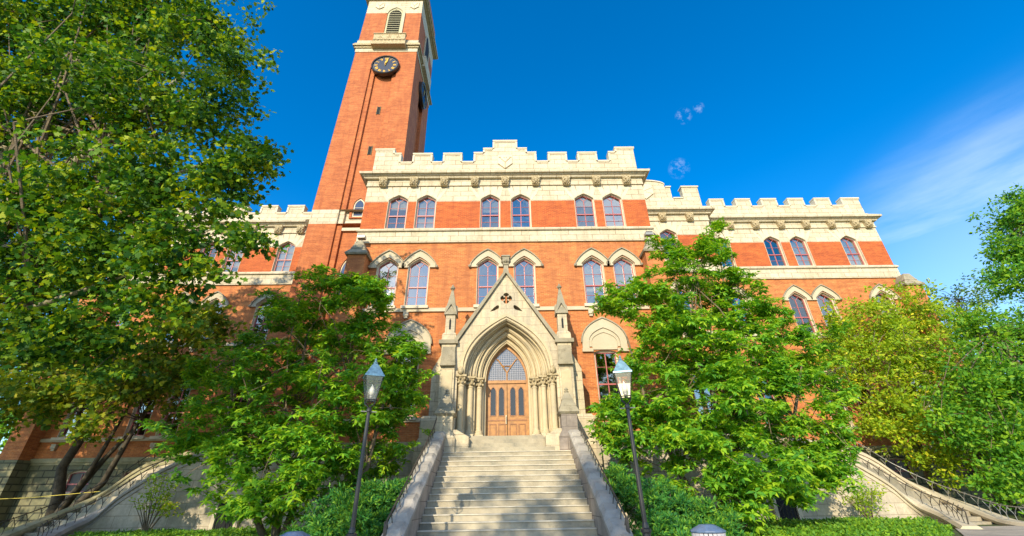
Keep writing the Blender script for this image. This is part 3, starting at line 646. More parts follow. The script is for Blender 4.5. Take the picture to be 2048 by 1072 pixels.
tops = [(-b_, -a_, z) for a_, b_, z in reversed(half)] + half
i0 = len(half) - 1; tops[i0] = (-0.76, 0.76, 22.72); del tops[i0 + 1]
parapet('parapet', tops, CY, 20.1, hall)
k = MB(); k.prism([(9.0, 20.1), (14.35, 20.1), (14.35, 22.0), (13.15, 22.0), (13.15, 20.95), (12.3, 20.95), (12.3, 22.0), (11.9, 22.0), (11.9, 22.2)] + [(10.2 + 1.72 * cos(a), 22.2 + 0.42 * sin(a)) for a in [i * pi / 12 for i in range(1, 12)]] + [(8.5, 22.2), (8.2, 22.0), (8.61, 20.1)][0:1] + [(8.7, 21.0), (8.7, 20.1)], LY + 0.05, LY + 0.5)
k.build('parapet', 'lime', hall)
k = MB(); k.box(13.09, 14.41, LY - 0.02, LY + 0.56, 21.98, 22.08); k.box(12.36, 13.085, LY - 0.02, LY + 0.56, 20.93, 21.03); k.box(11.95, 12.36, LY - 0.02, LY + 0.56, 21.98, 22.08)
pa = [(10.2 + 1.72 * cos(a), 22.2 + 0.42 * sin(a)) for a in [i * pi / 12 for i in range(0, 13)]]
k.ring([(x, z + 0.09) for x, z in pa], pa, LY - 0.02, LY + 0.56); k.build('coping', 'lime_frame', hall)
tw = []
x = 15.55; 
for a_, b_ in ((15.62, 16.65), (17.62, 18.7), (19.6, 20.72), (21.68, 22.8), (23.72, 24.84), (25.8, 27.15)):
    if tw: tw.append((tw[-1][1], a_, lo + 0.05))
    else: tw.append((14.5, a_, lo + 0.05))
    tw.append((a_, b_, 21.62))
parapet('parapet', tw, WY, 20.1, hall)
tl = []
for a_, b_ in ((27.15, 25.8), (24.8, 23.7), (22.7, 21.6), (20.55, 19.5), (18.42, 17.25), (16.42, 15.25)):
    if tl: tl.append((tl[-1][1], -a_, 20.72))
    tl.append((-a_, -b_, 21.38))
tl.append((-15.25, -14.4, 20.72)); parapet('parapet', tl, WY, 20.1, hall)
# returns at block ends
k = MB()
for x0, x1, y0, y1, z in ((-8.5, -8.05, 21.46, 26, 21.6), (8.05, 8.5, 21.46, 26, 21.6), (13.9, 14.35, 25.56, 30, 21.6), (26.7, 27.15, 26.66, 38, 21.3), (-27.15, -26.7, 26.66, 38, 21.3)): k.box(x0, x1, y0, y1, 20.1, z)
k.build('parapet_return', 'lime', hall)
# shields carved on the parapets (initial V and a diagonal band)
def shield(cx, Y, zt, w=0.47, h=1.15, diamond=False):
    s = MB()
    if not diamond:
        s.prism([(cx - w, zt - h * 0.62), (cx, zt - h), (cx + w, zt - h * 0.62), (cx + w, zt), (cx - w, zt)], Y - 0.05, Y + 0.06, 0)
        for a, c in (((cx - w * 0.75, zt - 0.22), (cx - 0.0, zt - h * 0.55)), ((cx + w * 0.75, zt - 0.22), (cx + 0.0, zt - h * 0.55)), ((cx, zt - h * 0.56), (cx, zt - h + 0.05))):
            s.tube([(a[0], Y - 0.055, a[1]), (c[0], Y - 0.055, c[1])], 0.028, 5, 1)
        for dx in (-0.75, 0.75): s.box(cx + dx * w - 0.07, cx + dx * w + 0.07, Y - 0.075, Y - 0.04, zt - 0.23, zt - 0.18, 1)
        for dx in (-0.09, 0.05): s.box(cx + dx, cx + dx + 0.05, Y - 0.07, Y - 0.04, zt - 0.25, zt - 0.2, 1)
        s.tube([(cx - w, Y - 0.05, zt - h * 0.62), (cx, Y - 0.05, zt - h), (cx + w, Y - 0.05, zt - h * 0.62)], 0.022, 5, 1)
    else:
        s.prism([(cx - w, zt - 0.9), (cx, zt - 1.4), (cx + w, zt - 0.9), (cx + w, zt - 0.2), (cx + w * 0.6, zt), (cx - w * 0.6, zt), (cx - w, zt - 0.2)], Y - 0.05, Y + 0.06, 0)
        s.tube([(cx + w, Y - 0.05, zt - 0.35), (cx - w, Y - 0.05, zt - 0.9), (cx, Y - 0.05, zt - 1.4), (cx + w, Y - 0.05, zt - 0.9)], 0.025, 5, 1)
        for a, c in (((cx - 0.3, zt - 0.2), (cx - 0.14, zt - 0.48)), ((cx + 0.02, zt - 0.2), (cx - 0.14, zt - 0.48))): s.tube([(a[0], Y - 0.055, a[1]), (c[0], Y - 0.055, c[1])], 0.022, 5, 1)
        for kx in (0.1, 0.25, 0.38): s.box(cx + kx, cx + kx + 0.07, Y - 0.07, Y - 0.04, zt - 0.75 - kx * 0.4, zt - 0.69 - kx * 0.4, 1)
    s.build('shield', ['lime_frame', 'carve'], hall)
shield(0.0, CY + 0.05, 21.48); shield(10.35, LY + 0.05, 22.3, 0.6, 1.4, True)

# --- brick corner buttresses with stepped stone caps
def buttress(x, Y, w, d, zt, parent=hall):
    p = MB(); p.box(x - w, x + w, Y - d, Y - 0.003, 0.3, zt)
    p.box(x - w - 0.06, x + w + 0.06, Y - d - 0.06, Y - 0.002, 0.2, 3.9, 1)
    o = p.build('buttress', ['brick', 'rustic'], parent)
    c = MB(); yc = Y - d / 2
    c.frus(x, yc, zt, zt + 0.10, w + 0.10, d / 2 + 0.12, w + 0.14, d / 2 + 0.16); c.frus(x, yc, zt + 0.10, zt + 0.42, w + 0.14, d / 2 + 0.16, w * 0.72, d / 2)
    c.frus(x, yc, zt + 0.42, zt + 0.48, w * 0.78, d / 2 + 0.02, w * 0.78, d / 2 + 0.02); c.frus(x, yc, zt + 0.48, zt + 0.95, w * 0.72, d / 2, w * 0.36, d / 2 - 0.1)
    c = c.build('cap', 'weather', None); c.parent = o; c.location = (0, 0, 0)
    return o
for s_ in (-1, 1): buttress(s_ * 8.2, CY, 0.5, 0.75, 13.55)
buttress(27.1, WY, 0.55, 0.8, 13.75)
buttress(-27.1, WY, 0.55, 0.8, 13.75)

# ------------------------------------------------------------------ the porch (part of the hall)
PY = 18.9; PF = 3.83
def arch2(hwb, hwa, zb, zs, za, n=10):
    r = bez((hwa, zs), (hwa * 1.0, zs + (za - zs) * 0.60), (0, za), n); l = [(-x, z) for x, z in reversed(r)][1:]
    return [(hwb, zb), (hwb, zs - 0.004)] + r + l + [(-hwb, zs - 0.004), (-hwb, zb)]
ZS = 6.52
fr = MB()
gab = [(-2.30, PF), (-2.2, PF)]
inner = arch2(2.2, 1.86, PF, ZS, 9.08)
# gable front: outline with arch notch and pierced quatrefoil and teardrops
outl = [(2.32, PF), (2.32, 8.07), (2.2, 8.07), (0, 11.55), (-2.2, 8.07), (-2.32, 8.07), (-2.32, PF)] + list(reversed(inner))
quat = []
for q in range(4):
    a0 = q * pi / 2
    for t in range(-4, 5):
        a = a0 + t * (pi / 2) / 5.2; quat.append((0.0 + 0.145 * cos(a0) + 0.145 * cos(a0 + (a - a0) * 2.0), 10.22 + 0.145 * sin(a0) + 0.145 * sin(a0 + (a - a0) * 2.0)))
quat = [(0.0 + (x), z) for x, z in quat]
def drop(s_): return [(s_ * x, z) for x, z in ((0.38, 9.86), (0.47, 9.83), (0.60, 9.73), (0.78, 9.52), (0.62, 9.56), (0.45, 9.60), (0.37, 9.68), (0.34, 9.78))]
fr.plate(outl, [quat, drop(1), drop(-1)], PY, 0); fr.plate(outl, [quat, drop(1), drop(-1)], PY + 0.42, 0)
fr.walls(outl, PY, PY + 0.42, 0)
for h in (quat, drop(1), drop(-1)): fr.walls(h, PY, PY + 0.42, 1)
porch = fr.build('porch', ['portal', 'weather'], hall)
def sub(m, name, mats, **k):
    o = m.build(name, mats, None, **k); o.parent = porch; o.location = (0, 0, 0); return o
orders = [(19.32, 19.50, 1.84, 1.64, 9.04), (19.50, 19.72, 1.44, 1.40, 8.82), (19.72, 19.95, 1.08, 1.18, 8.58), (19.95, 20.22, 0.98, 0.98, 8.30)]
for y0, y1, hb, ha, za in orders:
    o = MB(); inn = arch2(hb, ha, PF, ZS, za)
    outer = arch2(2.3, 2.3, PF, ZS, 9.75)
    o.plate(outer[:1] + outer[1:] + list(reversed(inn)), [], y0, 0); o.walls(inn, y0, y1, 0, closed=False)
    sub(o, 'arch_order', 'portal_warm')
# rolled mouldings along each order and the projecting label mould
for y, ha, za, r in ((PY - 0.02, 1.92, 9.16, 0.055), (19.31, 1.75, 9.15, 0.07), (19.49, 1.52, 8.93, 0.075), (19.70, 1.29, 8.70, 0.075), (19.94, 1.08, 8.43, 0.06), (PY + 0.22, 1.83, 9.05, 0.05), (19.49, 1.66, 9.05, 0.03), (19.70, 1.40, 8.80, 0.03)):
    a = arch2(ha, ha, ZS, ZS, za, 14)[2:-2]; t = MB(); t.tube([(x, y, z) for x, z in a], r, 8); sub(t, 'arch_moulding', 'portal_warm', smooth=True)
lab = MB(); lab.ring(arch2(2.08, 2.08, 6.75, 6.8, 9.42, 14), arch2(1.96, 1.96, 6.75, 6.8, 9.24, 14), PY - 0.09, PY + 0.02); sub(lab, 'label_mould', 'portal_warm')
for s_ in (-1, 1):
    st = MB(); st.lathe([(0.02, 6.50), (0.11, 6.56), (0.14, 6.68), (0.10, 6.80), (0.03, 6.86)], s_ * 2.05, PY - 0.1, 9); sub(st, 'label_stop', 'carve', smooth=True)
# shafts with leafy capitals
for s_ in (-1, 1):
    for x, y, r in ((2.02, 19.05, 0.125), (1.64, 19.38, 0.12), (1.25, 19.60, 0.115)):
        c = MB(); x *= s_
        c.lathe([(r * 1.5, 4.07), (r * 1.55, 4.14), (r * 1.3, 4.17), (r * 1.35, 4.22), (r * 1.02, 4.26), (r, 4.3), (r * 0.98, 6.02), (r * 1.15, 6.04), (r * 1.15, 6.08), (r, 6.10)], x, y, 14)
        col = sub(c, 'column', 'portal_warm', smooth=False)
        k = MB(); k.lathe([(r * 0.95, 6.10), (r * 1.1, 6.2), (r * 1.25, 6.34), (r * 1.75, 6.43)], x, y, 12)
        rr = random.Random(int(abs(x) * 100))
        for j in range(14):
            a = 2 * pi * j / 14; q = 1.5 if j % 2 else 1.8; zc = 6.2 if j % 2 else 6.36
            k.lathe([(0.012, zc - 0.06), (0.045, zc - 0.03), (0.05, zc + 0.02), (0.012, zc + 0.06)], x + r * q * cos(a), y + r * q * sin(a), 6)
        k.box(x - r * 1.9, x + r * 1.9, y - r * 1.9, y + r * 1.9, 6.43, 6.515)
        sub(k, 'capital', 'carve')
        p = MB(); p.box(x - r * 1.8, x + r * 1.8, y - r * 1.8, y + r * 1.8, PF, 4.065); sub(p, 'plinth', 'portal')
# gable copings, finial
for s_ in (-1, 1):
    g = MB(); dx, dz = 2.2, 3.48; ln = math.hypot(dx, dz); nx, nz = dz / ln, dx / ln
    a = (s_ * 2.30, 7.98); c = (0, 11.62)
    g.prism([(a[0], a[1]), (c[0], c[1] - 0.06), (c[0], c[1] + 0.17), (a[0] + s_ * nx * 0.17, a[1] + nz * 0.17)], PY - 0.14, PY + 0.55)
    sub(g, 'gable_coping', 'weather')
f = MB(); f.frus(0, PY + 0.15, 11.5, 12.1, 0.16, 0.16, 0.10, 0.10); f.frus(0, PY + 0.15, 12.1, 12.2, 0.14, 0.14, 0.15, 0.15)
for j in range(8):
    a = j * pi / 4; f.lathe([(0.02, 12.2), (0.09, 12.28), (0.10, 12.38), (0.02, 12.46)], 0.16 * cos(a), PY + 0.15 + 0.16 * sin(a), 6)
f.frus(0, PY + 0.15, 12.2, 12.55, 0.10, 0.10, 0.2, 0.2); f.frus(0, PY + 0.15, 12.55, 12.63, 0.24, 0.24, 0.2, 0.2); sub(f, 'finial', 'weather')
# porch body, roof, flanking buttresses
bd = MB()
for s_ in (-1, 1):
    x0, x1 = sorted((s_ * 2.32, s_ * 2.95)); bd.box(x0, x1, 18.75, CY - 0.003, 3.3, 7.9)
    x0, x1 = sorted((s_ * 2.953, s_ * 3.42))
    bd.prism([(s_ * 2.953, 4.75), (s_ * 3.42, 4.75), (s_ * 3.42, 6.85), (s_ * 2.953, 7.75)], 19.35, CY - 0.003)
    x0, x1 = sorted((s_ * 2.40, s_ * 3.62)); bd.box(x0, x1, 18.62, CY - 0.003, 3.0, 4.55); bd.frus((x0 + x1) / 2, (18.62 + CY) / 2, 4.55, 4.75, 0.66, 1.2, 0.55, 1.12)
    bd.box(min(s_ * 2.2, s_ * 3.75), max(s_ * 2.2, s_ * 3.75), 18.45, CY - 0.003, 2.2, 3.5)
    bd.frus(s_ * 2.98, 19.7, 3.5, 3.85, 0.78, 1.27, 0.64, 1.2)
bd.prism([(-2.3, 7.95), (-1.2, 9.3), (0, 10.0), (1.2, 9.3), (2.3, 7.95), (2.3, 7.85), (0, 9.6), (-2.3, 7.85)], PY + 0.43, CY - 0.003)
sub(bd, 'porch_side', 'portal')
for s_ in (-1, 1):
    cp = MB(); cp.box(min(s_ * 2.22, s_ * 3.08), max(s_ * 2.22, s_ * 3.08), 18.65, 19.75, 7.9, 8.08)
    cp.frus(s_ * 2.62, 18.72, 6.95, 7.75, 0.32, 0.12, 0.28, 0.03); cp.box(min(s_ * 2.28, s_ * 2.96), max(s_ * 2.28, s_ * 2.96), 18.56, 18.75, 6.86, 6.945)
    sub(cp, 'buttress_cap', 'weather')
for s_ in (-1, 1):
    pn = MB(); pn.box(min(s_ * 2.40, s_ * 2.84), max(s_ * 2.40, s_ * 2.84), 18.71, 18.747, 4.9, 6.6)
    sub(pn, 'panel', 'portal_warm')
for s_ in (-1, 1):
    p = MB(); x, y = s_ * 2.66, 19.2
    p.frus(x, y, 8.08, 8.42, 0.34, 0.34, 0.32, 0.32, 0); p.frus(x, y, 8.42, 8.52, 0.32, 0.32, 0.24, 0.24, 0); p.frus(x, y, 8.52, 9.45, 0.22, 0.22, 0.22, 0.22, 0)
    p.prism([(x - 0.045, 8.68), (x + 0.045, 8.68), (x + 0.045, 9.12), (x, 9.25), (x - 0.045, 9.12)], y - 0.226, y - 0.2, 2)
    # four gablets and a spirelet
    for dx, dy in ((0, -1), (1, 0), (0, 1), (-1, 0)):
        a = Vector((x, y, 0)); t = Vector((dy, -dx, 0)) if dx == 0 else Vector((-dy, dx, 0)); o_ = Vector((dx, dy, 0))
        q = [a + o_ * 0.30 + t * 0.30 + Vector((0, 0, 9.40)), a + o_ * 0.30 - t * 0.30 + Vector((0, 0, 9.40)), a + o_ * 0.30 + Vector((0, 0, 9.95)), a + t * 0.28 + Vector((0, 0, 9.5)), a - t * 0.28 + Vector((0, 0, 9.5)), a + Vector((0, 0, 10.1))]
        p.add(q, [(0, 2, 5, 3), (1, 4, 5, 2)], 1)
        q = [a + o_ * 0.235 + t * 0.24 + Vector((0, 0, 9.42)), a + o_ * 0.235 - t * 0.24 + Vector((0, 0, 9.42)), a + o_ * 0.235 + Vector((0, 0, 9.86))]
        p.add(q, [(0, 1, 2)], 0)
    p.frus(x, y, 9.42, 10.78, 0.30, 0.30, 0.05, 0.05, 1)
    for j in range(6):
        an = j * pi / 3; p.lathe([(0.015, 10.86), (0.05, 10.9), (0.05, 10.96), (0.015, 11.0)], x + 0.07 * cos(an), y + 0.07 * sin(an), 6, 1)
    p.lathe([(0.055, 10.76), (0.08, 10.8), (0.04, 10.84), (0.04, 10.95), (0.07, 11.02), (0.02, 11.12)], x, y, 8, 1)
    sub(p, 'pinnacle', ['portal', 'weather', 'interior'])

# --- the door
DY = 20.22
d = MB(); dfo = arch2(0.985, 0.985, PF, ZS, 8.30); dfi = arch2(0.90, 0.90, PF, ZS, 8.12)
d.ring(dfo, dfi, DY, DY + 0.12); d.box(-0.90, 0.90, DY - 0.03, DY + 0.1, 6.42, 6.56)
d.tube([(0, DY + 0.03, 6.56), (0, DY + 0.03, 6.95)], 0.035, 6)
for s_ in (-1, 1):
    d.tube([(0, DY + 0.03, 6.93), (s_ * 0.14, DY + 0.03, 7.15), (s_ * 0.40, DY + 0.03, 7.52), (s_ * 0.50, DY + 0.03, 7.60)], 0.03, 6)
    d.tube([(s_ * 0.26, DY + 0.03, 7.30), (s_ * 0.12, DY + 0.03, 7.24), (0, DY + 0.03, 7.26)], 0.022, 6)
door_frame = sub(d, 'door_frame', 'wood')
t = MB(); t.plate(dfi[1:-1], [], DY + 0.06); t = sub(t, 'fanlight', 'glass_lead')
for s_ in (-1, 1):
    d = MB(); x0, x1 = sorted((s_ * 0.012, s_ * 0.90)); cx_ = (x0 + x1) / 2
    holes = [arch(cx_ + e, 0.115, 4.98, 6.05, 6.24, (0.95, 0.6)) for e in (-0.19, 0.19)]
    d.plate([(x0, PF), (x1, PF), (x1, 6.42), (x0, 6.42)], holes, DY + 0.03, 0)
    for h in holes: d.walls(h, DY + 0.03, DY + 0.08, 1)
    for e in (-0.2, 0.2):
        c0 = cx_ + e; d.ring([(c0 - 0.16, 4.05), (c0 + 0.16, 4.05), (c0 + 0.16, 4.62), (c0 - 0.16, 4.62)], [(c0 - 0.12, 4.09), (c0 + 0.12, 4.09), (c0 + 0.12, 4.58), (c0 - 0.12, 4.58)], DY + 0.005, DY + 0.035, 1, True)
        d.ring(arch(c0 * 0 + cx_ + (0.19 if e > 0 else -0.19), 0.145, 4.95, 6.05, 6.29, (0.95, 0.6)), arch(cx_ + (0.19 if e > 0 else -0.19), 0.116, 4.98, 6.05, 6.245, (0.95, 0.6)), DY + 0.01, DY + 0.035, 1, True)
    d.box(x0 + 0.003, x1 - 0.003, DY + 0.01, DY + 0.035, 4.74, 4.80, 1)
    leaf_ = sub(d, 'door', ['wood', 'wood_dark'])
    g = MB()
    for e in (-0.19, 0.19): g.box(cx_ + e - 0.13, cx_ + e + 0.13, DY + 0.078, DY + 0.082, 4.95, 6.27)
    sub(g, 'door_glass', 'glass_door')
hd = MB(); hd.box(-0.075, -0.035, DY - 0.03, DY + 0.03, 4.62, 4.98); hd.tube([(-0.055, DY - 0.08, 4.68), (-0.055, DY - 0.08, 4.92)], 0.012, 6); sub(hd, 'door_handle', 'brass')

# ------------------------------------------------------------------ tower
TX, TY = -11.2, 25.75
tower = thing('clock_tower', (TX, TY, 0.6), 'tall orange brick bell tower with black clock, rising behind the hall left of centre', 'tower')
def thw(z): return 3.30 - 0.014 * (z - 10)
def txy(z, k=0.0): return TX - thw(z) + k, TX + thw(z) - k
t = MB()
ZB = [0.3, 19.45, 20.72, 39.10, 39.6, 45.25, 47.6]
g0, g1, g2, g3 = -12.35, -11.95, -10.3, -9.9   # recess edges
def tseg(z0, z1, mi, rec=True):
    a0, a1 = txy(z0); c0, c1 = txy(z1); D = 6.5
    if rec:
        xs = [a0, g0, g1, g1, g2, g3, a1]
        front = [(lambda z: txy(z)[0], 0.0), (lambda z: g0, 0.0), (lambda z: g0, 0.16), (lambda z: g1, 0.16), (lambda z: g1, 0.36), (lambda z: g2, 0.36), (lambda z: g2, 0.16), (lambda z: g3, 0.16), (lambda z: g3, 0.0), (lambda z: txy(z)[1], 0.0)]
    else: front = [(lambda z: txy(z)[0], 0.0), (lambda z: txy(z)[1], 0.0)]
    n = len(front); vs = []
    for z in (z0, z1):
        for fx, dy in front: vs.append((fx(z), TY + dy, z))
    fs = [(i, i + 1, i + 1 + n, i + n) for i in range(n - 1)]
    t.add(vs, fs, mi)
    # right side with its own groove, back, left side
    sd = [0.0, 2.4, 2.4, 2.8, 2.8, 4.2, 4.2, D] if rec else [0.0, D]; dep = [0, 0, 0.16, 0.16, 0.3, 0.3, 0, 0] if rec else [0, 0]
    n = len(sd); vs = [(txy(z)[1] - dep[i], TY + sd[i], z) for z in (z0, z1) for i in range(n)]
    t.add(vs, [(i, i + 1, i + 1 + n, i + n) for i in range(n - 1)], mi)
    t.add([(c, TY + D, z) for z in (z0, z1) for c in txy(z)], [(0, 1, 3, 2)], mi); t.add([(txy(z)[0], TY + y, z) for z in (z0, z1) for y in (0, D)], [(0, 1, 3, 2)], mi)
    if rec: t.add([(g0, TY, z1), (g3, TY, z1), (g3, TY + 0.36, z1), (g0, TY + 0.36, z1)], [(0, 1, 2, 3)], mi)
tseg(0.3, 19.45, 0); tseg(19.45, 20.72, 1)
tseg(20.72, 36.9, 0); tseg(36.9, 39.1, 0, False); tseg(39.1, 45.3, 0, False); tseg(45.3, 47.6, 1, False)
tseg(47.6, 52.0, 0, False); t.add([(txy(52)[0], TY, 52), (txy(52)[1], TY, 52), (txy(52)[1], TY + 6.5, 52), (txy(52)[0], TY + 6.5, 52)], [(0, 1, 2, 3)], 1)
t.build('tower_wall', ['brick_tower', 'lime'], tower)
# belt course, upper cornice, all round
def belt(z0, steps, name='belt_course', mat='lime'):
    m = MB()
    for za, zb, e in steps:
        h = thw(za) + e; m.box(TX - h, TX + h, TY - e, TY + 6.5 + e, za, zb)
    m.build(name, mat, tower)
belt(39, [(39.05, 39.55, 0.05), (40.2, 40.78, 0.06)]); belt(39, [(39.553, 39.75, 0.16), (39.753, 39.95, 0.3), (39.953, 40.197, 0.20)], 'moulded_course', 'carve')
belt(47, [(47.45, 47.62, 0.15), (47.623, 47.85, 0.38), (47.853, 48.1, 0.5)], 'cornice', 'carve')
# balcony under the louvred opening, front and right
bl = MB(); bx = TX + 0.25
bl.box(bx - 1.5, bx + 1.5, TY - 0.55, TY - 0.31, 40.25, 41.0); bl.box(bx - 1.6, bx + 1.6, TY - 0.62, TY - 0.05, 39.45, 39.9); bl.box(bx - 1.55, bx + 1.55, TY - 0.5, TY - 0.07, 39.905, 40.245)
bl.box(bx - 1.56, bx + 1.56, TY - 0.62, TY - 0.25, 41.0, 41.09)
for j in range(9): bl.lathe([(0.03, 40.0), (0.12, 40.06), (0.12, 40.16), (0.03, 40.22)], bx - 1.4 + j * 0.35, TY - 0.54, 7)
for j in range(3):
    for e in (-0.13, 0.13): bl.tube([(bx - 0.85 + j * 0.85 + e, TY - 0.56, 40.45), (bx - 0.85 + j * 0.85, TY - 0.56, 40.8), (bx - 0.85 + j * 0.85 - e * 0.2, TY - 0.56, 40.5)], 0.04, 5)
bl.build('balcony', 'carve', tower)
def louvre(front=True):
    m = MB(); cx0 = TX + 0.22; o = arch(cx0, 0.98, 41.1, 45.1, 46.5, (0.95, 0.62)); i = arch(cx0, 0.78, 41.1, 45.1, 46.1, (0.95, 0.62)); i2 = arch(cx0, 0.62, 41.1, 45.0, 45.85, (0.95, 0.62))
    m.ring(o[1:], i[1:], TY - 0.13, TY + 0.05, 0); m.ring(i, i2, TY - 0.05, TY + 0.05, 1, True); m.prism(i2, TY - 0.006, TY + 0.02, 2)
    for j in range(15):
        z = 41.2 + j * 0.31
        hw = 0.6 if z < 45.0 else max(0.1, 0.6 * (45.85 - z) / 0.9)
        m.add([(cx0 - hw, TY - 0.09, z), (cx0 + hw, TY - 0.09, z), (cx0 + hw, TY - 0.008, z + 0.16), (cx0 - hw, TY - 0.008, z + 0.16)], [(0, 1, 2, 3)], 1)
        m.box(cx0 - hw, cx0 + hw, TY - 0.095, TY - 0.085, z - 0.03, z + 0.03, 1)
    # dark brick reveal on the left
    m.box(cx0 - 1.02, cx0 - 0.80, TY - 0.11, TY + 0.0, 41.1, 45.05, 3)
    return m
louvre().build('louvre', ['lime_plain', 'louver', 'interior', 'brick_tower'], tower)
sdl = MB()   # matching louvre and balcony on the right face
xr = TX + thw(43)
sdl.box(xr - 0.01, xr + 0.5, TY + 1.75, TY + 4.75, 39.45, 41.0, 0); sdl.box(xr - 0.01, xr + 0.12, TY + 2.3, TY + 2.45, 41.1, 45.1, 0); sdl.box(xr - 0.01, xr + 0.12, TY + 4.05, TY + 4.2, 41.1, 45.1, 0)
sdl.add([(xr + 0.1, TY + 2.3, 45.1), (xr + 0.1, TY + 4.2, 45.1), (xr + 0.1, TY + 3.25, 46.3), (xr + 0.05, TY + 2.45, 41.1), (xr + 0.05, TY + 4.05, 41.1), (xr + 0.05, TY + 4.05, 45.3), (xr + 0.05, TY + 3.25, 46.0), (xr + 0.05, TY + 2.45, 45.3)], [(3, 4, 5, 6, 7)], 1)
sdl.build('side_louvre', ['lime', 'interior'], tower)
# shields on the pale band
for cx0 in (TX - 1.55, TX + 2.0):
    s = MB(); s.prism([(cx0 - 0.42, 46.3), (cx0, 45.95), (cx0 + 0.42, 46.3), (cx0 + 0.42, 47.1), (cx0 - 0.42, 47.1)], TY - 0.06, TY + 0.01, 0)
    for a, c in (((-0.3, 46.95), (0, 46.45)), ((0.3, 46.95), (0, 46.45)), ((0, 46.45), (0, 46.05))): s.tube([(cx0 + a[0], TY - 0.065, a[1]), (cx0 + c[0], TY - 0.065, c[1])], 0.03, 5, 1)
    s.tube([(cx0 - 0.42, TY - 0.06, 46.3), (cx0, TY - 0.06, 45.95), (cx0 + 0.42, TY - 0.06, 46.3)], 0.03, 5, 1)
    s.build('shield', ['lime_frame', 'carve'], tower)
# slits, small arched windows with brick surrounds
for x, z in ((-11.0, 31.55), (-11.07, 26.9)):
    s = MB(); s.box(x - 0.12, x + 0.12, TY + 0.33, TY + 0.362, z - 0.45, z + 0.45); s.build('slit', 'interior', tower)
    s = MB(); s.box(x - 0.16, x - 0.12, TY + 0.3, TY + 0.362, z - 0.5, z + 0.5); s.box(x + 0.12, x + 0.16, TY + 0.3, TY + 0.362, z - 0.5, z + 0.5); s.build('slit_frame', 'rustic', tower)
def towwin(x, z0, hw, h, Yf):
    m = MB(); m.ring(arch(x, hw + 0.28, z0, z0 + h * 0.68, z0 + h + 0.35, (0.95, 0.65)), arch(x, hw + 0.1, z0 + 0.1, z0 + h * 0.68, z0 + h + 0.1, (0.95, 0.65)), Yf - 0.12, Yf + 0.02, 0, True)
    w = m.build('window', 'brick_tower', tower)
    f = MB(); f.ring(arch(x, hw + 0.09, z0 + 0.11, z0 + h * 0.68, z0 + h + 0.08, (0.95, 0.65)), arch(x, hw, z0 + 0.25, z0 + h * 0.68, z0 + h - 0.05, (0.95, 0.65)), Yf - 0.05, Yf + 0.02, 0, True); f.box(x - hw, x + hw, Yf - 0.06, Yf + 0.01, z0 + 0.55 * h, z0 + 0.57 * h)
    f = f.build('sash', 'lime_frame', None); f.parent = w; f.location = (0, 0, 0)
    g = MB(); g.prism(arch(x, hw + 0.01, z0 + 0.24, z0 + h * 0.68, z0 + h - 0.04, (0.95, 0.65)), Yf - 0.03, Yf + 0.01); g = g.build('pane', 'pane_opaque', None); g.parent = w; g.location = (0, 0, 0)
m_, nt_, N_, L_, b_ = newmat('sky-tinted pane'); b_.inputs['Base Color'].default_value = (0.10, 0.13, 0.18, 1); b_.inputs['Roughness'].default_value = 0.05; b_.inputs['Metallic'].default_value = 0.6; M['pane_opaque'] = m_  # opaque pane with the sky's blue reflection put into its base colour
towwin(-11.05, 20.2 - 0.1, 0.32, 1.75, TY + 0.36)
towwin(-11.0, 13.6, 0.42, 3.1, TY + 0.36)
sb = MB(); sb.box(-11.8, -10.5, TY + 0.2, TY + 0.38, 19.62, 19.78); sb.build('window_sill', 'lime_frame', tower)
sb = MB(); sb.box(-11.95, -10.45, TY + 0.18, TY + 0.38, 18.95, 19.2); sb.build('stone_strip', 'lime_frame', tower)
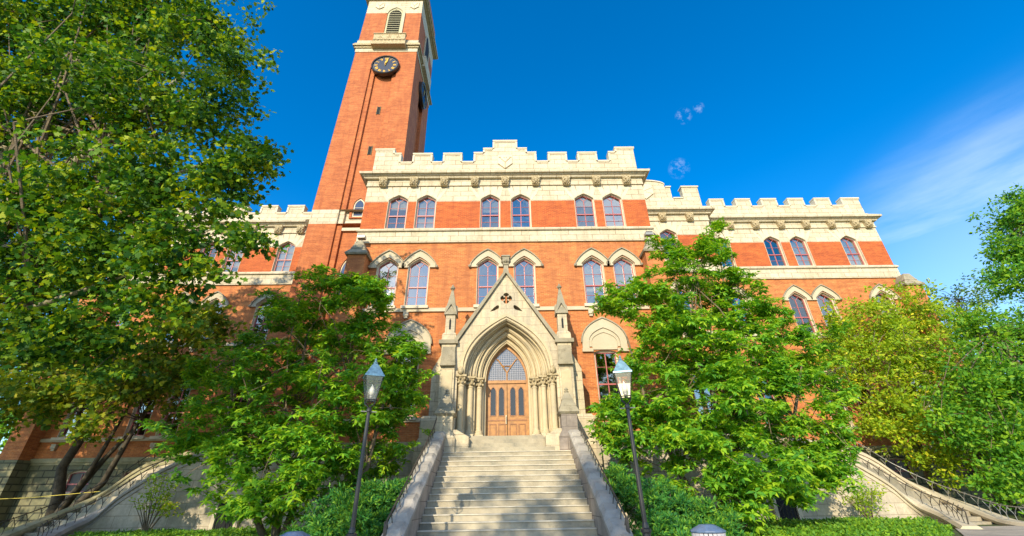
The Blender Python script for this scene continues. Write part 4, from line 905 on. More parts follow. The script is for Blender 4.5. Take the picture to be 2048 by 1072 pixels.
# clocks
def clock(face):
    def tr(u, w, z):  # u along the face, w outward
        return (TX + 0.25 + u, TY - w, z) if face == 'front' else (TX + thw(37) + w, TY + 3.2 + u, z)
    cz, Rr = 36.9, 1.27
    def disc(r0, r1, w0, w1, n=48):
        m = MB(); vs = []
        for rr_, ww in ((r0, w0), (r1, w1), (r1, w0), (0.0, w1)):
            for k in range(n): a = 2 * pi * k / n; vs.append(tr(rr_ * cos(a), ww, cz + rr_ * sin(a)))
        return vs
    n = 48; m = MB(); prof = [(Rr, -0.02), (Rr, 0.28), (Rr - 0.06, 0.34), (Rr - 0.13, 0.30), (Rr - 0.16, 0.2)]
    vs = [tr(r * cos(2 * pi * k / n), w, cz + r * sin(2 * pi * k / n)) for r, w in prof for k in range(n)]
    m.add(vs, [(i * n + k, i * n + (k + 1) % n, (i + 1) * n + (k + 1) % n, (i + 1) * n + k) for i in range(len(prof) - 1) for k in range(n)])
    ck = m.build('clock', 'iron', tower)
    def cs(m, name, mat): o = m.build(name, mat, None); o.parent = ck; o.location = (0, 0, 0)
    m = MB(); m.add([tr((Rr - 0.14) * cos(2 * pi * k / n), 0.2, cz + (Rr - 0.14) * sin(2 * pi * k / n)) for k in range(n)], [tuple(range(n))]); cs(m, 'dial', 'dial')
    m = MB()
    for k in range(60):
        a = 2 * pi * k / 60; e = 0.012
        for r0, r1 in ((1.04, 1.075),): m.add([tr(r0 * cos(a - e), 0.205, cz + r0 * sin(a - e)), tr(r1 * cos(a - e), 0.205, cz + r1 * sin(a - e)), tr(r1 * cos(a + e), 0.205, cz + r1 * sin(a + e)), tr(r0 * cos(a + e), 0.205, cz + r0 * sin(a + e))], [(0, 1, 2, 3)])
    cs(m, 'minute_track', 'dial_mark')
    m = MB()
    NUM = ['XII', 'I', 'II', 'III', 'IIII', 'V', 'VI', 'VII', 'VIII', 'IX', 'X', 'XI']
    for h, txt in enumerate(NUM):
        A = pi / 2 - h * pi / 6; ur = Vector((cos(A), sin(A))); ut = Vector((sin(A), -cos(A)))
        wd = {'I': 0.055, 'V': 0.12, 'X': 0.12}; tot = sum(wd[c] for c in txt) + 0.012 * (len(txt) - 1); p = -tot / 2
        def stroke(t0, r0, t1, r1, w=0.018):
            q = []
            for t_, r_, s_ in ((t0, r0, -1), (t0, r0, 1), (t1, r1, 1), (t1, r1, -1)):
                v = ut * (t_ + s_ * w) + ur * r_; q.append(tr(v.x, 0.225, cz + v.y))
            m.add(q, [(0, 1, 2, 3)])
        for c in txt:
            w0 = wd[c]
            if c == 'I': stroke(p + w0 / 2, 0.72, p + w0 / 2, 0.98, 0.021)
            elif c == 'V': stroke(p + 0.012, 0.98, p + w0 / 2, 0.72, 0.022); stroke(p + w0 - 0.012, 0.98, p + w0 / 2, 0.72, 0.012)
            else: stroke(p + 0.012, 0.98, p + w0 - 0.012, 0.72, 0.022); stroke(p + w0 - 0.012, 0.98, p + 0.012, 0.72, 0.012)
            p += w0 + 0.012
    cs(m, 'numeral', 'gold')
    for A, ln, w in ((R(90 - 2), 0.62, 0.075), (R(90 - 13), 0.98, 0.05)):
        m = MB(); ur = Vector((cos(A), sin(A))); ut = Vector((-sin(A), cos(A))); vs = []
        for r_, ww in ((-0.12, 0.02), (0.0, w * 0.6), (ln * 0.55, w), (ln * 0.7, w * 0.5), (ln, 0.012)):
            for s_ in (-1, 1): v = ur * r_ + ut * ww * s_; vs += [tr(v.x, 0.24, cz + v.y), tr(v.x, 0.27, cz + v.y)]
        m.add(vs, [(4 * i + 1, 4 * i + 3, 4 * i + 7, 4 * i + 5) for i in range(4)] + [(4 * i, 4 * i + 1, 4 * i + 5, 4 * i + 4) for i in range(4)] + [(4 * i + 2, 4 * i + 3, 4 * i + 7, 4 * i + 6) for i in range(4)])
        cs(m, 'clock_hand', 'gold')
clock('front'); clock('side')
# floodlights on the buttress caps and the camera-like unit beside them
for s_, lb in ((-1, 'small grey floodlight on the capped buttress at the left end of the centre front'), (1, 'small grey floodlight on the capped buttress at the right end of the centre front')):
    m = MB(); x = s_ * 8.2; m.tube([(x, 20.6, 14.5), (x, 20.6, 14.75)], 0.04, 8); m.box(x - 0.22, x + 0.2, 20.38, 20.72, 14.78, 14.96); m.frus(x, 20.5, 14.96, 15.02, 0.2, 0.15, 0.15, 0.1)
    tag(m.build('floodlight', 'metalgrey'), lb, 'floodlight', 'floodlights on the buttress caps')

# ------------------------------------------------------------------ central staircase
st = thing('stone_staircase', (0, 14, 0), 'wide straight flight of worn stone steps up to the porch door', 'staircase')
RISE, TR = 0.17, 0.30
def stair():
    m = MB(); Y = 12.76 - 5.5 * TR; n = 19; z = 0.0
    prof = []
    for k in range(-5, 14): prof.append((12.76 + k * TR, 0.94 + k * RISE))
    for k, (y, zt) in enumerate(prof):
        zb = prof[k - 1][1] if k else 0.0
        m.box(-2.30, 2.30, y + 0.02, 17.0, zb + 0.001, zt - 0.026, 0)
    m.build('step_block', 'step', st)
    for k, (y, zt) in enumerate(prof):
        t = MB(); dx = random.uniform(-0.01, 0.01)
        yb = prof[k + 1][0] + 0.05 if k < len(prof) - 1 else 17.02
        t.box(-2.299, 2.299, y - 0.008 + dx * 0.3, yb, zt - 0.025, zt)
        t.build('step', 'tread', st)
    m = MB()
    yy, zz = 16.66, 3.15
    for k, hw in enumerate((1.75, 1.62, 1.5, 1.42)):
        yy += 0.31; zz += RISE; m.box(-hw, hw, yy, 18.3, zz - RISE + 0.001, zz, 0)
    m.box(-2.2, 2.2, 18.3, 20.4, 3.15, PF, 0)
    m.build('upper_step', 'step', st)
    for s_ in (-1, 1):
        q = MB(); q.prism([(s_ * 1.44, 3.15), (s_ * 2.2, 3.15), (s_ * 2.2, 3.95), (s_ * 1.9, 3.95), (s_ * 1.44, 3.70)], 17.0, 18.6); q.box(min(s_ * 1.40, s_ * 2.22), max(s_ * 1.40, s_ * 2.22), 18.45, 18.95, 3.5, 3.98)
        q.build('side_block', 'portal', st)
stair()
def zc(y): return 0.92 + 0.502 * (y - 11.0)
for s_ in (-1, 1):
    m = MB(); x0, x1 = sorted((s_ * 2.31, s_ * 2.74))
    vs = [(x, y, z) for x in (x0, x1) for y, z in ((10.9, -0.1), (16.9, -0.1), (16.9, zc(16.9) - 0.16), (10.9, zc(10.9) - 0.16))]
    m.add(vs, [(0, 1, 2, 3), (4, 5, 6, 7), (0, 1, 5, 4), (1, 2, 6, 5), (2, 3, 7, 6), (3, 0, 4, 7)])
    m.build('cheek_wall', 'cheek_pink', st)
    # coping in long stones with rounded lapped ends
    nseg = 10; L_ = 5.95 / nseg
    for j in range(nseg):
        y0 = 10.95 + j * L_; y1 = y0 + L_ - 0.012; c = MB(); a0, a1 = s_ * 2.28, s_ * 2.78
        rows = []
        for y in (y0, y0 + L_ * 0.3, y0 + L_ * 0.7, y1):
            tt = (y - y0) / L_; lift = 0.075 * sin(pi * min(1, tt * 1.2)) 
            z = zc(y) - 0.16; rows.append([(a0, y, z), (a0, y, z + 0.10 + lift * 0.4), (a0 + (a1 - a0) * 0.2, y, z + 0.17 + lift), (a0 + (a1 - a0) * 0.75, y, z + 0.17 + lift), (a1, y, z + 0.09 + lift * 0.4), (a1, y, z)])
        vs = [p for r_ in rows for p in r_]; fs = [(i * 6 + k, i * 6 + (k + 1) % 6, (i + 1) * 6 + (k + 1) % 6, (i + 1) * 6 + k) for i in range(3) for k in range(6)] + [tuple(range(6)), tuple(range(18, 24))]
        c.add(vs, fs); c.build('coping_stone', 'cheek', st, smooth=False)
    # newel with a stepped pyramid cap
    nw = MB(); x, y = s_ * 2.36, 17.15
    nw.box(x - 0.42, x + 0.42, y - 0.30, y + 0.42, 0.4, 3.65, 0); nw.frus(x, y + 0.05, 3.65, 3.85, 0.42, 0.37, 0.32, 0.30, 0); nw.frus(x, y + 0.05, 3.85, 4.45, 0.30, 0.30, 0.30, 0.30, 0)
    nw.frus(x, y + 0.05, 4.45, 4.53, 0.32, 0.32, 0.40, 0.40, 1); nw.frus(x, y + 0.05, 4.53, 4.75, 0.40, 0.40, 0.30, 0.30, 1); nw.frus(x, y + 0.05, 4.75, 5.02, 0.31, 0.31, 0.20, 0.20, 1); nw.frus(x, y + 0.05, 5.02, 5.30, 0.21, 0.21, 0.08, 0.08, 1)
    nw.lathe([(0.06, 5.30), (0.1, 5.34), (0.05, 5.38), (0.08, 5.44), (0.03, 5.50)], x, y + 0.05, 8, 1)
    nw.build('newel', ['portal' if s_ < 0 else 'cheek_pink', 'weather'], st)
    # wrought rail on the outer side
    r = MB(); xr_ = s_ * 2.68; pts = [(xr_, 17.2, zc(17.2) + 0.50), (xr_, 16.5, zc(16.5) + 0.30), (xr_, 15.5, zc(15.5) + 0.27)] + [(xr_, y, zc(y) + 0.27) for y in (14.5, 13.5, 12.5, 11.6, 11.0)]
    r.tube(pts, 0.022, 6); r.box(xr_ - 0.035, xr_ + 0.035, 11.0, 11.05, zc(11) + 0.0, zc(11) + 0.3)
    for j in range(18):
        y = 11.1 + j * 0.32; r.tube([(xr_, y, zc(y) + 0.26), (xr_ - s_ * 0.02, y + 0.05, zc(y) + 0.12), (xr_ - s_ * 0.05, y + 0.02, zc(y) + 0.0)], 0.013, 5)
    r.build('handrail', 'rust_iron', st)

# ------------------------------------------------------------------ curving side stairs
def side_stair(s_, lab):
    root = thing('curved_staircase', (s_ * 16, 20, 0.5), lab, 'staircase', 'curved side staircases')
    inn = [(8.7, 20.35, 4.0), (11.0, 20.35, 3.95), (12.6, 20.3, 3.75), (13.6, 20.25, 3.45), (14.5, 20.2, 3.0), (15.55, 20.25, 2.35), (16.4, 20.2, 1.68), (16.75, 19.6, 1.15), (16.45, 18.4, 0.86), (15.85, 17.3, 0.68), (15.3, 16.4, 0.55)]
    out = [(9.0, 23.4, 4.4), (12.0, 23.4, 4.35), (14.0, 23.3, 4.2), (15.8, 23.2, 3.9), (17.5, 23.1, 3.43), (18.95, 23.1, 2.42), (19.7, 22.2, 1.55), (19.5, 20.4, 0.98), (18.9, 18.8, 0.66), (18.4, 17.8, 0.58), (18.2, 16.6, 0.5)]
    def smooth(P, n=5):
        o = []
        for i in range(len(P) - 1):
            p0, p1, p2, p3 = [Vector(P[max(0, min(len(P) - 1, i + d))]) for d in (-1, 0, 1, 2)]
            for j in range(n):
                t = j / n; o.append(0.5 * ((2 * p1) + (-p0 + p2) * t + (2 * p0 - 5 * p1 + 4 * p2 - p3) * t * t + (-p0 + 3 * p1 - 3 * p2 + p3) * t ** 3))
        o.append(Vector(P[-1])); return o
    I = smooth(inn); O = smooth(out)
    I = [Vector((s_ * p.x, p.y, p.z)) for p in I]; O = [Vector((s_ * p.x, p.y, p.z)) for p in O]
    for nm, P, mat in (('cheek_wall', I, 'retain'), ('cheek_wall', O, 'retain')):
        w = MB(); w.sweep(P, [(-0.2, -0.12), (0.2, -0.12), (0.2, None), (-0.2, None)], zbot=-0.2); w.build(nm, mat, root)
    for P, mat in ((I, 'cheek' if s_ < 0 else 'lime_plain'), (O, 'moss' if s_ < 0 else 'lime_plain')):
        c = MB(); c.sweep(P, [(-0.27, -0.12), (-0.29, -0.02), (-0.2, 0.07), (0.2, 0.07), (0.29, -0.02), (0.27, -0.12)]); c.build('coping', mat, root)
        c = MB(); c.sweep(P, [(-0.24, -0.32), (-0.24, -0.2), (0.24, -0.2), (0.24, -0.32)]); c.build('cheek_moulding', mat, root)
    m = MB(); n = len(I); zl = I[0].z
    k0 = 12
    nst = 20; us = [k0 + (n - 1 - k0) * j / nst for j in range(nst + 1)]
    def at(P, u): i = min(int(u), n - 2); return P[i].lerp(P[i + 1], u - i)
    for j in range(nst):
        a, b_, c, d_ = at(I, us[j]), at(O, us[j]), at(O, us[j + 1]), at(I, us[j + 1]); z = (a.z + b_.z) / 2 - 0.35; z2 = (c.z + d_.z) / 2 - 0.35
        m.add([(a.x, a.y, z), (b_.x, b_.y, z), (c.x, c.y, z), (d_.x, d_.y, z), (d_.x, d_.y, z2), (c.x, c.y, z2)], [(0, 1, 2, 3), (3, 2, 5, 4)])
    a, b_, c, d_ = I[0], O[0], at(O, k0), at(I, k0); z = 3.7
    m.add([(a.x, a.y, z), (b_.x, b_.y, z), (c.x, c.y, z), (d_.x, d_.y, z)], [(0, 1, 2, 3)])
    m.build('step', 'step', root)
    # iron railings with forked brackets
    for P, off, mt in ((I, 0.0, 'rust_iron'), (O, 0.0, 'iron' if s_ < 0 else 'metalgrey')):
        r = MB(); q = [p + Vector((0, 0, 0.55)) for p in P[16:-2]]; r.tube(q, 0.02, 6)
        last = P[-3]; r.tube([q[-1], q[-1] + (Vector((0, -0.14, -0.12))), last + Vector((0, -0.05, 0.05))], 0.02, 6)
        dist = 0; prev = P[16]
        for p in P[16:-2]:
            dist += (p - prev).length; prev = p
            if dist > 0.42:
                dist = 0; d_ = (P[-1] - P[20]).normalized() * 0.16; d_.z = 0
                base = p + Vector((0, 0, 0.05)); top = p + Vector((0, 0, 0.54))
                r.tube([base, p + Vector((0, 0, 0.3)), top - d_ * 1.0], 0.012, 4); r.tube([p + Vector((0, 0, 0.25)), p + Vector((0, 0, 0.42)) + d_ * 0.6, top + d_ * 1.3], 0.012, 4)
        r.build('railing', mt, root)
    # retaining wall with a low service door
    w = MB(); x0, x1 = s_ * 10.95, s_ * 11.95
    lo_, hi_ = sorted((x0, x1))
    dr = MB(); dr.box(lo_ + 0.1, hi_ - 0.1, 20.10, 20.14, 0.5, 1.7, 0); dr.box(lo_ - 0.05, lo_ + 0.1, 20.0, 20.2, 0.4, 1.85, 1); dr.box(hi_ - 0.1, hi_ + 0.05, 20.0, 20.2, 0.4, 1.85, 1); dr.box(lo_ - 0.05, hi_ + 0.05, 20.0, 20.2, 1.7, 1.9, 1)
    dr.box(lo_ - 0.1, hi_ + 0.2, 19.6, 20.14, 0.35, 0.56, 2)
    dr.build('service_door', ['interior', 'lime_frame', 'step'], root)
    rl = MB()
    xs = [s_ * 11.05 + s_ * 0.16 * j for j in range(4)]
    rl.tube([(xs[0] - s_ * 0.1, 19.7, 1.05), (xs[1], 19.7, 1.35), (xs[3], 19.7, 1.35)], 0.022, 5)
    for x in xs: rl.tube([(x, 19.7, 0.5), (x, 19.7, 1.32)], 0.016, 5)
    rl.build('door_rail', 'iron', root)
side_stair(-1, 'curved stone side stair with mossy copings, left of the two side stairs')
side_stair(1, 'curved stone side stair with pale sunlit copings, right of the two side stairs')
tr_ = MB(); tr_.box(-8.65, -3.4, 18.9, CY - 0.01, 0, 3.55); tr_.box(3.4, 8.65, 18.9, CY - 0.01, 0, 3.55)
tag(tr_.build('terrace_wall', 'retain'), 'pale stone terrace wall half hidden behind the magnolias beside the porch', 'wall')

# ------------------------------------------------------------------ lamps, cans, rope
def lamp(x, y, lean, lab, rot):
    root = thing('lamp_post', (x, y, 0.1), lab, 'street lamp', 'lantern lamp posts flanking the steps')
    def P(m, n, mt, **k):
        o = m.build(n, mt, None, **k); o.parent = root; o.location = (0, 0, 0); return o
    m = MB(); m.lathe([(0.13, -0.1), (0.13, 0.25), (0.10, 0.3), (0.085, 0.6), (0.075, 0.92), (0.10, 0.94), (0.10, 0.99), (0.065, 1.01), (0.06, 1.06), (0.045, 1.1), (0.036, 3.15), (0.05, 3.17), (0.05, 3.22), (0.03, 3.26)], 0, 0, 16); P(m, 'post', 'iron', smooth=False)
    m = MB(); m.tube([(-0.16, 0, 3.17), (0.16, 0, 3.17)], 0.011, 6); P(m, 'ladder_rest', 'metalgrey')
    def sq(h0, z0, h1, z1): return [(h0, z0), (h1, z1)]
    zb, zt = 3.40, 3.88; hb, ht = 0.10, 0.18
    m = MB()
    for a in range(4):
        an = a * pi / 2 + pi / 4; c_, s2 = cos(an) * 1.414, sin(an) * 1.414
        m.tube([(hb * c_, hb * s2, zb), (ht * c_, ht * s2, zt)], 0.009, 5); m.tube([(0.02 * c_, 0.02 * s2, 3.26), (0.09 * c_, 0.09 * s2, 3.33), (hb * c_, hb * s2, zb)], 0.011, 5)
        an2 = an + pi / 2; c3, s3 = cos(an2) * 1.414, sin(an2) * 1.414
        m.tube([(hb * c_, hb * s2, zb), (hb * c3, hb * s3, zb)], 0.013, 5)
    fr_ = P(m, 'lantern_frame', 'iron')
    m = MB(); 
    for a in range(4):
        q = [Matrix.Rotation(a * pi / 2, 3, 'Z') @ Vector(v) for v in ((-hb, -hb, zb), (hb, -hb, zb), (ht, -ht, zt), (-ht, -ht, zt))]; m.add(q, [(0, 1, 2, 3)])
    P(m, 'lantern_glass', 'glass_lamp')
    m = MB(); m.frus(0, 0, zt, zt + 0.035, ht + 0.02, ht + 0.02, ht + 0.02, ht + 0.02); m.frus(0, 0, zt + 0.035, zt + 0.24, ht + 0.01, ht + 0.01, 0.085, 0.085); m.frus(0, 0, zt + 0.24, zt + 0.30, 0.085, 0.085, 0.04, 0.04)
    m.lathe([(0.03, zt + 0.3), (0.05, zt + 0.33), (0.02, zt + 0.36), (0.03, zt + 0.39), (0.008, zt + 0.43)], 0, 0, 8)
    P(m, 'lantern_roof', 'verdigris')
    m = MB(); m.lathe([(0.03, zb + 0.02), (0.045, zb + 0.10)], 0, 0, 10, 1); m.lathe([(0.04, zb + 0.10), (0.062, zb + 0.16), (0.055, zb + 0.23), (0.02, zb + 0.30), (0.005, zb + 0.34)], 0, 0, 12, 0)
    P(m, 'bulb', ['bulb', 'metalgrey'], smooth=True)
    root.rotation_euler = (0, lean, rot)
lamp(-2.86, 9.3, 0.0, 'black lamp post with glass lantern left of the steps, in front of the left magnolia', R(24))
lamp(2.62, 9.3, -0.012, 'black lamp post with glass lantern right of the steps, in front of the right magnolia', R(-12))
def can(x, y, lab):
    root = thing('litter_bin', (x, y, 0.0), lab, 'litter bin', 'slatted litter bins by the steps')
    m = MB(); n = 24
    m.lathe([(0.20, 0.02), (0.22, 1.02)], 0, 0, 24); o = m.build('liner', 'iron', None); o.parent = root; o.location = (0, 0, 0)
    for k in range(n):
        a = 2 * pi * k / n; m = MB(); u = Vector((-sin(a), cos(a), 0)); r_ = Vector((cos(a), sin(a), 0)); vs = []
        for rr_, z in ((0.235, 0.02), (0.262, 1.04)):
            for e, d_ in ((-0.029, 0), (0.029, 0), (0.029, 0.018), (-0.029, 0.018)): vs.append(r_ * (rr_ + d_) + u * e + Vector((0, 0, z)))
        m.add(vs, [(0, 1, 5, 4), (1, 2, 6, 5), (2, 3, 7, 6), (3, 0, 4, 7), (0, 1, 2, 3), (4, 5, 6, 7)]); o = m.build('slat', 'can', None); o.parent = root; o.location = (0, 0, 0)
    m = MB(); m.lathe([(0.29, 1.045), (0.30, 1.06), (0.30, 1.075), (0.26, 1.10), (0.13, 1.165), (0.10, 1.17), (0.0, 1.17)], 0, 0, 12); o = m.build('lid', 'lid', None, bevel=0.004); o.parent = root; o.location = (0, 0, 0)
can(3.58, 8.85, 'grey slatted litter bin with blue lid at the bottom, right of the steps'); can(-3.72, 8.85, 'litter bin at the bottom edge left of the steps, only its blue lid showing')
m = MB(); m.tube([(-26.0, 19.6, 1.9), (-20.9, 20.6, 1.94), (-19.8, 22.0, 1.98), (-22.0, 23.3, 2.1), (-22.2, 23.4, 2.12)], 0.022, 6)
m = MB(); m.tube([(-27.0, 21.0, 1.86), (-22.6, 22.9, 2.02), (-19.6, 23.2, 2.25)], 0.013, 6)
tag(m.build('cord', 'rope'), 'thin yellow cord strung from the left edge across the dark forked tree', 'cord')

# ------------------------------------------------------------------ trees
LEAF = {
 'diamond': ([(0, 0, 0), (0.5, 0.26, 0.05), (1, 0, 0), (0.5, -0.26, 0.05)], [(0, 1, 2, 3)]),
 'long': ([(0, 0, 0), (0.45, 0.2, 0.06), (1, 0, -0.10), (0.45, -0.2, 0.06)], [(0, 1, 2, 3)]),
 'lobed': ([(0, 0, 0), (0.10, 0.42, 0.02), (0.42, 0.28, 0.05), (0.62, 0.52, 0), (0.72, 0.2, 0.03), (1.0, 0, -0.05), (0.72, -0.2, 0.03), (0.62, -0.52, 0), (0.42, -0.28, 0.05), (0.10, -0.42, 0.02)], [(0, 1, 2, 3, 4, 5, 6, 7, 8, 9)]),
 'spray': ([(0, 0, 0), (0.5, 0.12, 0.02), (1, 0, 0.05), (0.5, -0.12, 0.02)], [(0, 1, 2, 3)]),
}
def leafmesh(name, pos, xdir, ndir, size, shape, mat, parent):
    T, F = LEAF[shape]; T = np.array(T, float); n = len(pos)
    xd = xdir / np.linalg.norm(xdir, axis=1, keepdims=True); nd = ndir - (ndir * xd).sum(1, keepdims=True) * xd; nd /= np.linalg.norm(nd, axis=1, keepdims=True) + 1e-9
    yd = np.cross(nd, xd); s = size[:, None, None]
    V = pos[:, None, :] + s * (T[None, :, 0:1] * xd[:, None, :] + T[None, :, 1:2] * yd[:, None, :] + T[None, :, 2:3] * nd[:, None, :])
    V = V.reshape(-1, 3).astype(np.float32); k = len(T); fl = np.array(F[0]); nf = len(F)
    idx = (np.arange(n)[:, None] * k + fl[None, :]).reshape(-1).astype(np.int32)
    me = bpy.data.meshes.new(name); me.vertices.add(len(V)); me.vertices.foreach_set('co', V.reshape(-1))
    me.loops.add(len(idx)); me.loops.foreach_set('vertex_index', idx)
    me.polygons.add(n); me.polygons.foreach_set('loop_start', (np.arange(n) * len(fl)).astype(np.int32))
    try: me.polygons.foreach_set('loop_total', np.full(n, len(fl), np.int32))
    except Exception: pass
    me.materials.append(M[mat]); me.update(calc_edges=True)
    o = bpy.data.objects.new(name, me); COL.objects.link(o)
    if parent is not None: o.parent = parent; o.location = -parent.location
    return o
def rnd_dir(n):
    v = rng.normal(size=(n, 3)); return v / np.linalg.norm(v, axis=1, keepdims=True)
def foliage(parent, blobs, dens, shape, size, mat, mode='spread', sub_r=0.42, name='foliage', shell=0.5, cut=None, gap=1.0, sunbias=0.0):
    """clumps scattered towards the skin of each blob; each clump gets its leaves; returns clump centres"""
    P = []; X = []; Nn = []; Sz = []; C = []
    for bx, by, bz, br in blobs:
        nc = max(3, int(gap * 5.5 * (br / sub_r) ** 2 * 0.55))
        d = rnd_dir(nc); rad = br * (shell + (1 - shell) * rng.random(nc)) ** 0.8 * (1 + 0.26 * rng.normal(size=nc)).clip(0.5, 1.5)
        c = np.array([bx, by, bz]) + d * rad[:, None] * np.array([1.0, 0.95, 0.9])
        C.append(c)
    C = np.concatenate(C); nC = len(C)
    if cut is not None: C = C[cut(C)]; nC = len(C)
    cs = sub_r * (0.6 + 0.8 * rng.random(nC)); per = (dens * (cs / sub_r) ** 2 * (0.5 + rng.random(nC))).astype(int) + 3
    idx = np.repeat(np.arange(nC), per); n = len(idx)
    tilt = rnd_dir(nC) * 0.5 + np.array([0, 0, 1.0]); tilt /= np.linalg.norm(tilt, axis=1, keepdims=True)
    g = rng.normal(size=(n, 3)) * 0.5; tn = tilt[idx]; g -= (g * tn).sum(1, keepdims=True) * tn * 0.55      # flattened clumps
    pos = C[idx] + g * cs[idx][:, None]
    if mode == 'whorl':
        k = 6; pos = np.repeat(pos, k, 0); nn = len(pos); ang = np.tile(np.arange(k) * 2 * pi / k, n) + np.repeat(rng.random(n) * 6.28, k) + rng.normal(size=nn) * 0.25
        ax = rnd_dir(n) * 0.55 + np.array([0, -0.25, 1.0]); ax /= np.linalg.norm(ax, axis=1, keepdims=True); ax = np.repeat(ax, k, 0)
        t = np.cross(ax, np.array([0.3, 0.9, 0.1])); t /= np.linalg.norm(t, axis=1, keepdims=True); u = np.cross(ax, t)
        xd = t * np.cos(ang)[:, None] + u * np.sin(ang)[:, None] + ax * (0.25 * rng.normal(size=nn) - 0.18)[:, None]; nd = ax + 0.15 * rng.normal(size=(nn, 3))
        sz = size * np.repeat(0.6 + 0.75 * rng.random(n), k) * (0.75 + 0.5 * rng.random(nn))
    elif mode == 'spray':
        k = 5; pos = np.repeat(pos, k, 0); nn = len(pos); base = np.repeat(g * 0.8 + np.array([0, 0, 0.35]) + 0.4 * rnd_dir(n), k, 0)
        xd = base + 0.45 * rnd_dir(nn); nd = rnd_dir(nn); sz = size * (0.6 + 0.8 * rng.random(nn))
    else:
        nn = n; xd = rnd_dir(nn) + g * 1.2 + np.array([0, 0, -0.25]); nd = rnd_dir(nn) * 0.75 + np.array([-0.15, -0.45, 0.55]); sz = size * (0.55 + 0.8 * rng.random(nn))
    leafmesh(name, pos, xd, nd, sz, shape, mat, parent)
    return C
def branches(parent, root, fork, C, mat, r0, nl=34, name='limb', up=0.25, minr=0.012, stems=None):
    """limbs from the fork(s) bent towards a sample of clump centres"""
    m = MB(); n = len(C); rr = np.random.default_rng(5)
    sel = C[rr.choice(n, min(nl, n), replace=False)]
    for c in sel:
        f = fork[int(rr.integers(len(fork)))]; f = Vector(f); e = Vector([float(q) for q in c]); d = e - f
        mid = f + d * 0.4 + Vector((0, 0, d.length * up * 0.35)) + Vector([float(q) for q in rr.normal(size=3) * 0.06 * d.length])
        m2 = f + d * 0.75 + Vector((0, 0, d.length * up * 0.3)) + Vector([float(q) for q in rr.normal(size=3) * 0.05 * d.length])
        ra = r0 * min(1, 0.35 + d.length * 0.06); m.tube([f, mid, m2, e], [ra, ra * 0.6, ra * 0.33, minr], 5, caps=False)
    # twigs
    sel2 = C[rr.choice(n, min(nl * 4, n), replace=False)]
    for c in sel2:
        e = Vector([float(q) for q in c]); j = int(np.argmin(((sel - c) ** 2).sum(1) + 1e3 * (((sel - c) ** 2).sum(1) < 1e-6))); s0 = Vector([float(q) for q in sel[j]])
        if (s0 - e).length > 1.6: continue
        m.tube([s0, (s0 + e) / 2 + Vector((0, 0, 0.06)), e], [minr * 1.1, minr * 0.9, minr * 0.6], 4, caps=False)
    o = m.build(name, mat, parent)
    return o
def tree(name, lab, cat, base, trunk, blobs, dens, shape, size, leaf, bark, mode='spread', sub_r=0.42, r0=0.12, nl=34, group=None, forks=None, up=0.25, **k):
    root = thing(name, base, lab, cat, group)
    C = foliage(root, blobs, dens, shape, size, leaf, mode, sub_r, **k)
    t = MB()
    for pts, rad in trunk: t.tube(pts, rad, 9)
    t.build('trunk', bark, root, smooth=True)
    fk = forks or [trunk[0][0][-1]]
    if nl: branches(root, base, fk, C, 'bark_brown' if bark == 'bark_pale' else bark, r0, nl, up=up)
    return root

LMAG = [(-8.0,16,10.2,.45),(-5.0,15.2,9.2,.4),(-10.0,16.5,9.3,.4),(-7.7,16,9.1,1.05),(-9.5,16.5,8.9,0.6),(-6.2,15.5,9.0,0.9),(-5.2,15.2,8.5,0.68),(-8.2,16,7.6,1.35),(-5.5,15.5,7.0,1.45),(-10.3,16.5,7.2,0.8),(-4.0,15,6.1,1.16),(-11.1,16.5,6.2,1.26),(-8.2,15.5,5.5,1.63),(-5.4,14.5,4.8,1.5),(-10.6,15.5,4.0,1.12),(-8.3,14.8,3.4,1.37),(-6.0,14,3.0,1.21),(-3.8,15.5,4.8,1.06),(-8.9,14.5,2.7,0.93),(-6.6,14,2.0,0.87),(-4.5,16,3.5,1.23),(-5.3,15,2.5,0.95),(-7.1,14,1.7,0.65)]
RMAG = [(7.3,16.5,11.0,0.8),(7.2,16.5,11.8,0.4),(9.6,16.5,11.5,0.85),(9.9,16.6,12.5,0.45),(11.1,16.5,8.7,.35),(8.4,16.5,9.9,1.63),(9.7,16,8.9,1.24),(5.9,16,8.7,1.34),(4.8,15.5,8.5,0.9),(10.8,16,8.0,0.7),(6.8,15.5,6.8,1.8),(8.8,15.5,6.4,1.69),(11.6,16.5,6.7,1.3),(5.2,15,5.7,1.2),(4.0,15.5,4.1,0.9),(6.8,14.5,4.4,1.83),(9.7,15.5,4.6,1.69),(12.7,17,5.6,1.0),(4.6,14.5,3.7,1.29),(7.4,14,2.8,1.52),(10.4,15.5,3.4,1.28),(5.4,13.8,2.4,1.11),(4.0,15.5,3.3,1.02),(6.6,13.6,1.6,0.85),(8.9,14.5,2.0,0.84),(10.0,15,2.4,0.8),(4.4,15.8,8.3,0.4)]
SYC = [(-19.8,11,19.2,3.35),(-15.4,10.5,19.0,3.26),(-11.6,10,17.5,1.91),(-9.2,9.6,14.9,1.03),(-16.6,11,14.4,2.74),(-12.3,10,13.7,2.54),(-9.4,9.6,12.7,1.44),(-7.5,9.4,10.2,0.94),(-13.4,10.5,9.8,2.29),(-10.4,10,9.8,2.07),(-7.9,9.4,8.9,1.23),(-6.6,9.2,7.5,0.64),(-7.0,9.2,10.6,0.5),(-11.4,10.5,7.7,1.83),(-8.7,9.8,7.3,1.19),(-13.7,11,7.4,2.02),(-7.2,9.2,6.6,0.49),(-22.7,11,17.9,3.43),(-19.5,11.5,11.8,2.94),(-17.0,12,7.2,2.6),(-9.0,10,6.1,0.89),(-11.4,10.8,5.5,1.45),(-14.9,10,21.8,2.2),(-31,11,12,3.2),(-27,11.5,9.5,2.6),(-26,11,15,3),(-6.7,9.1,9.9,0.31)]
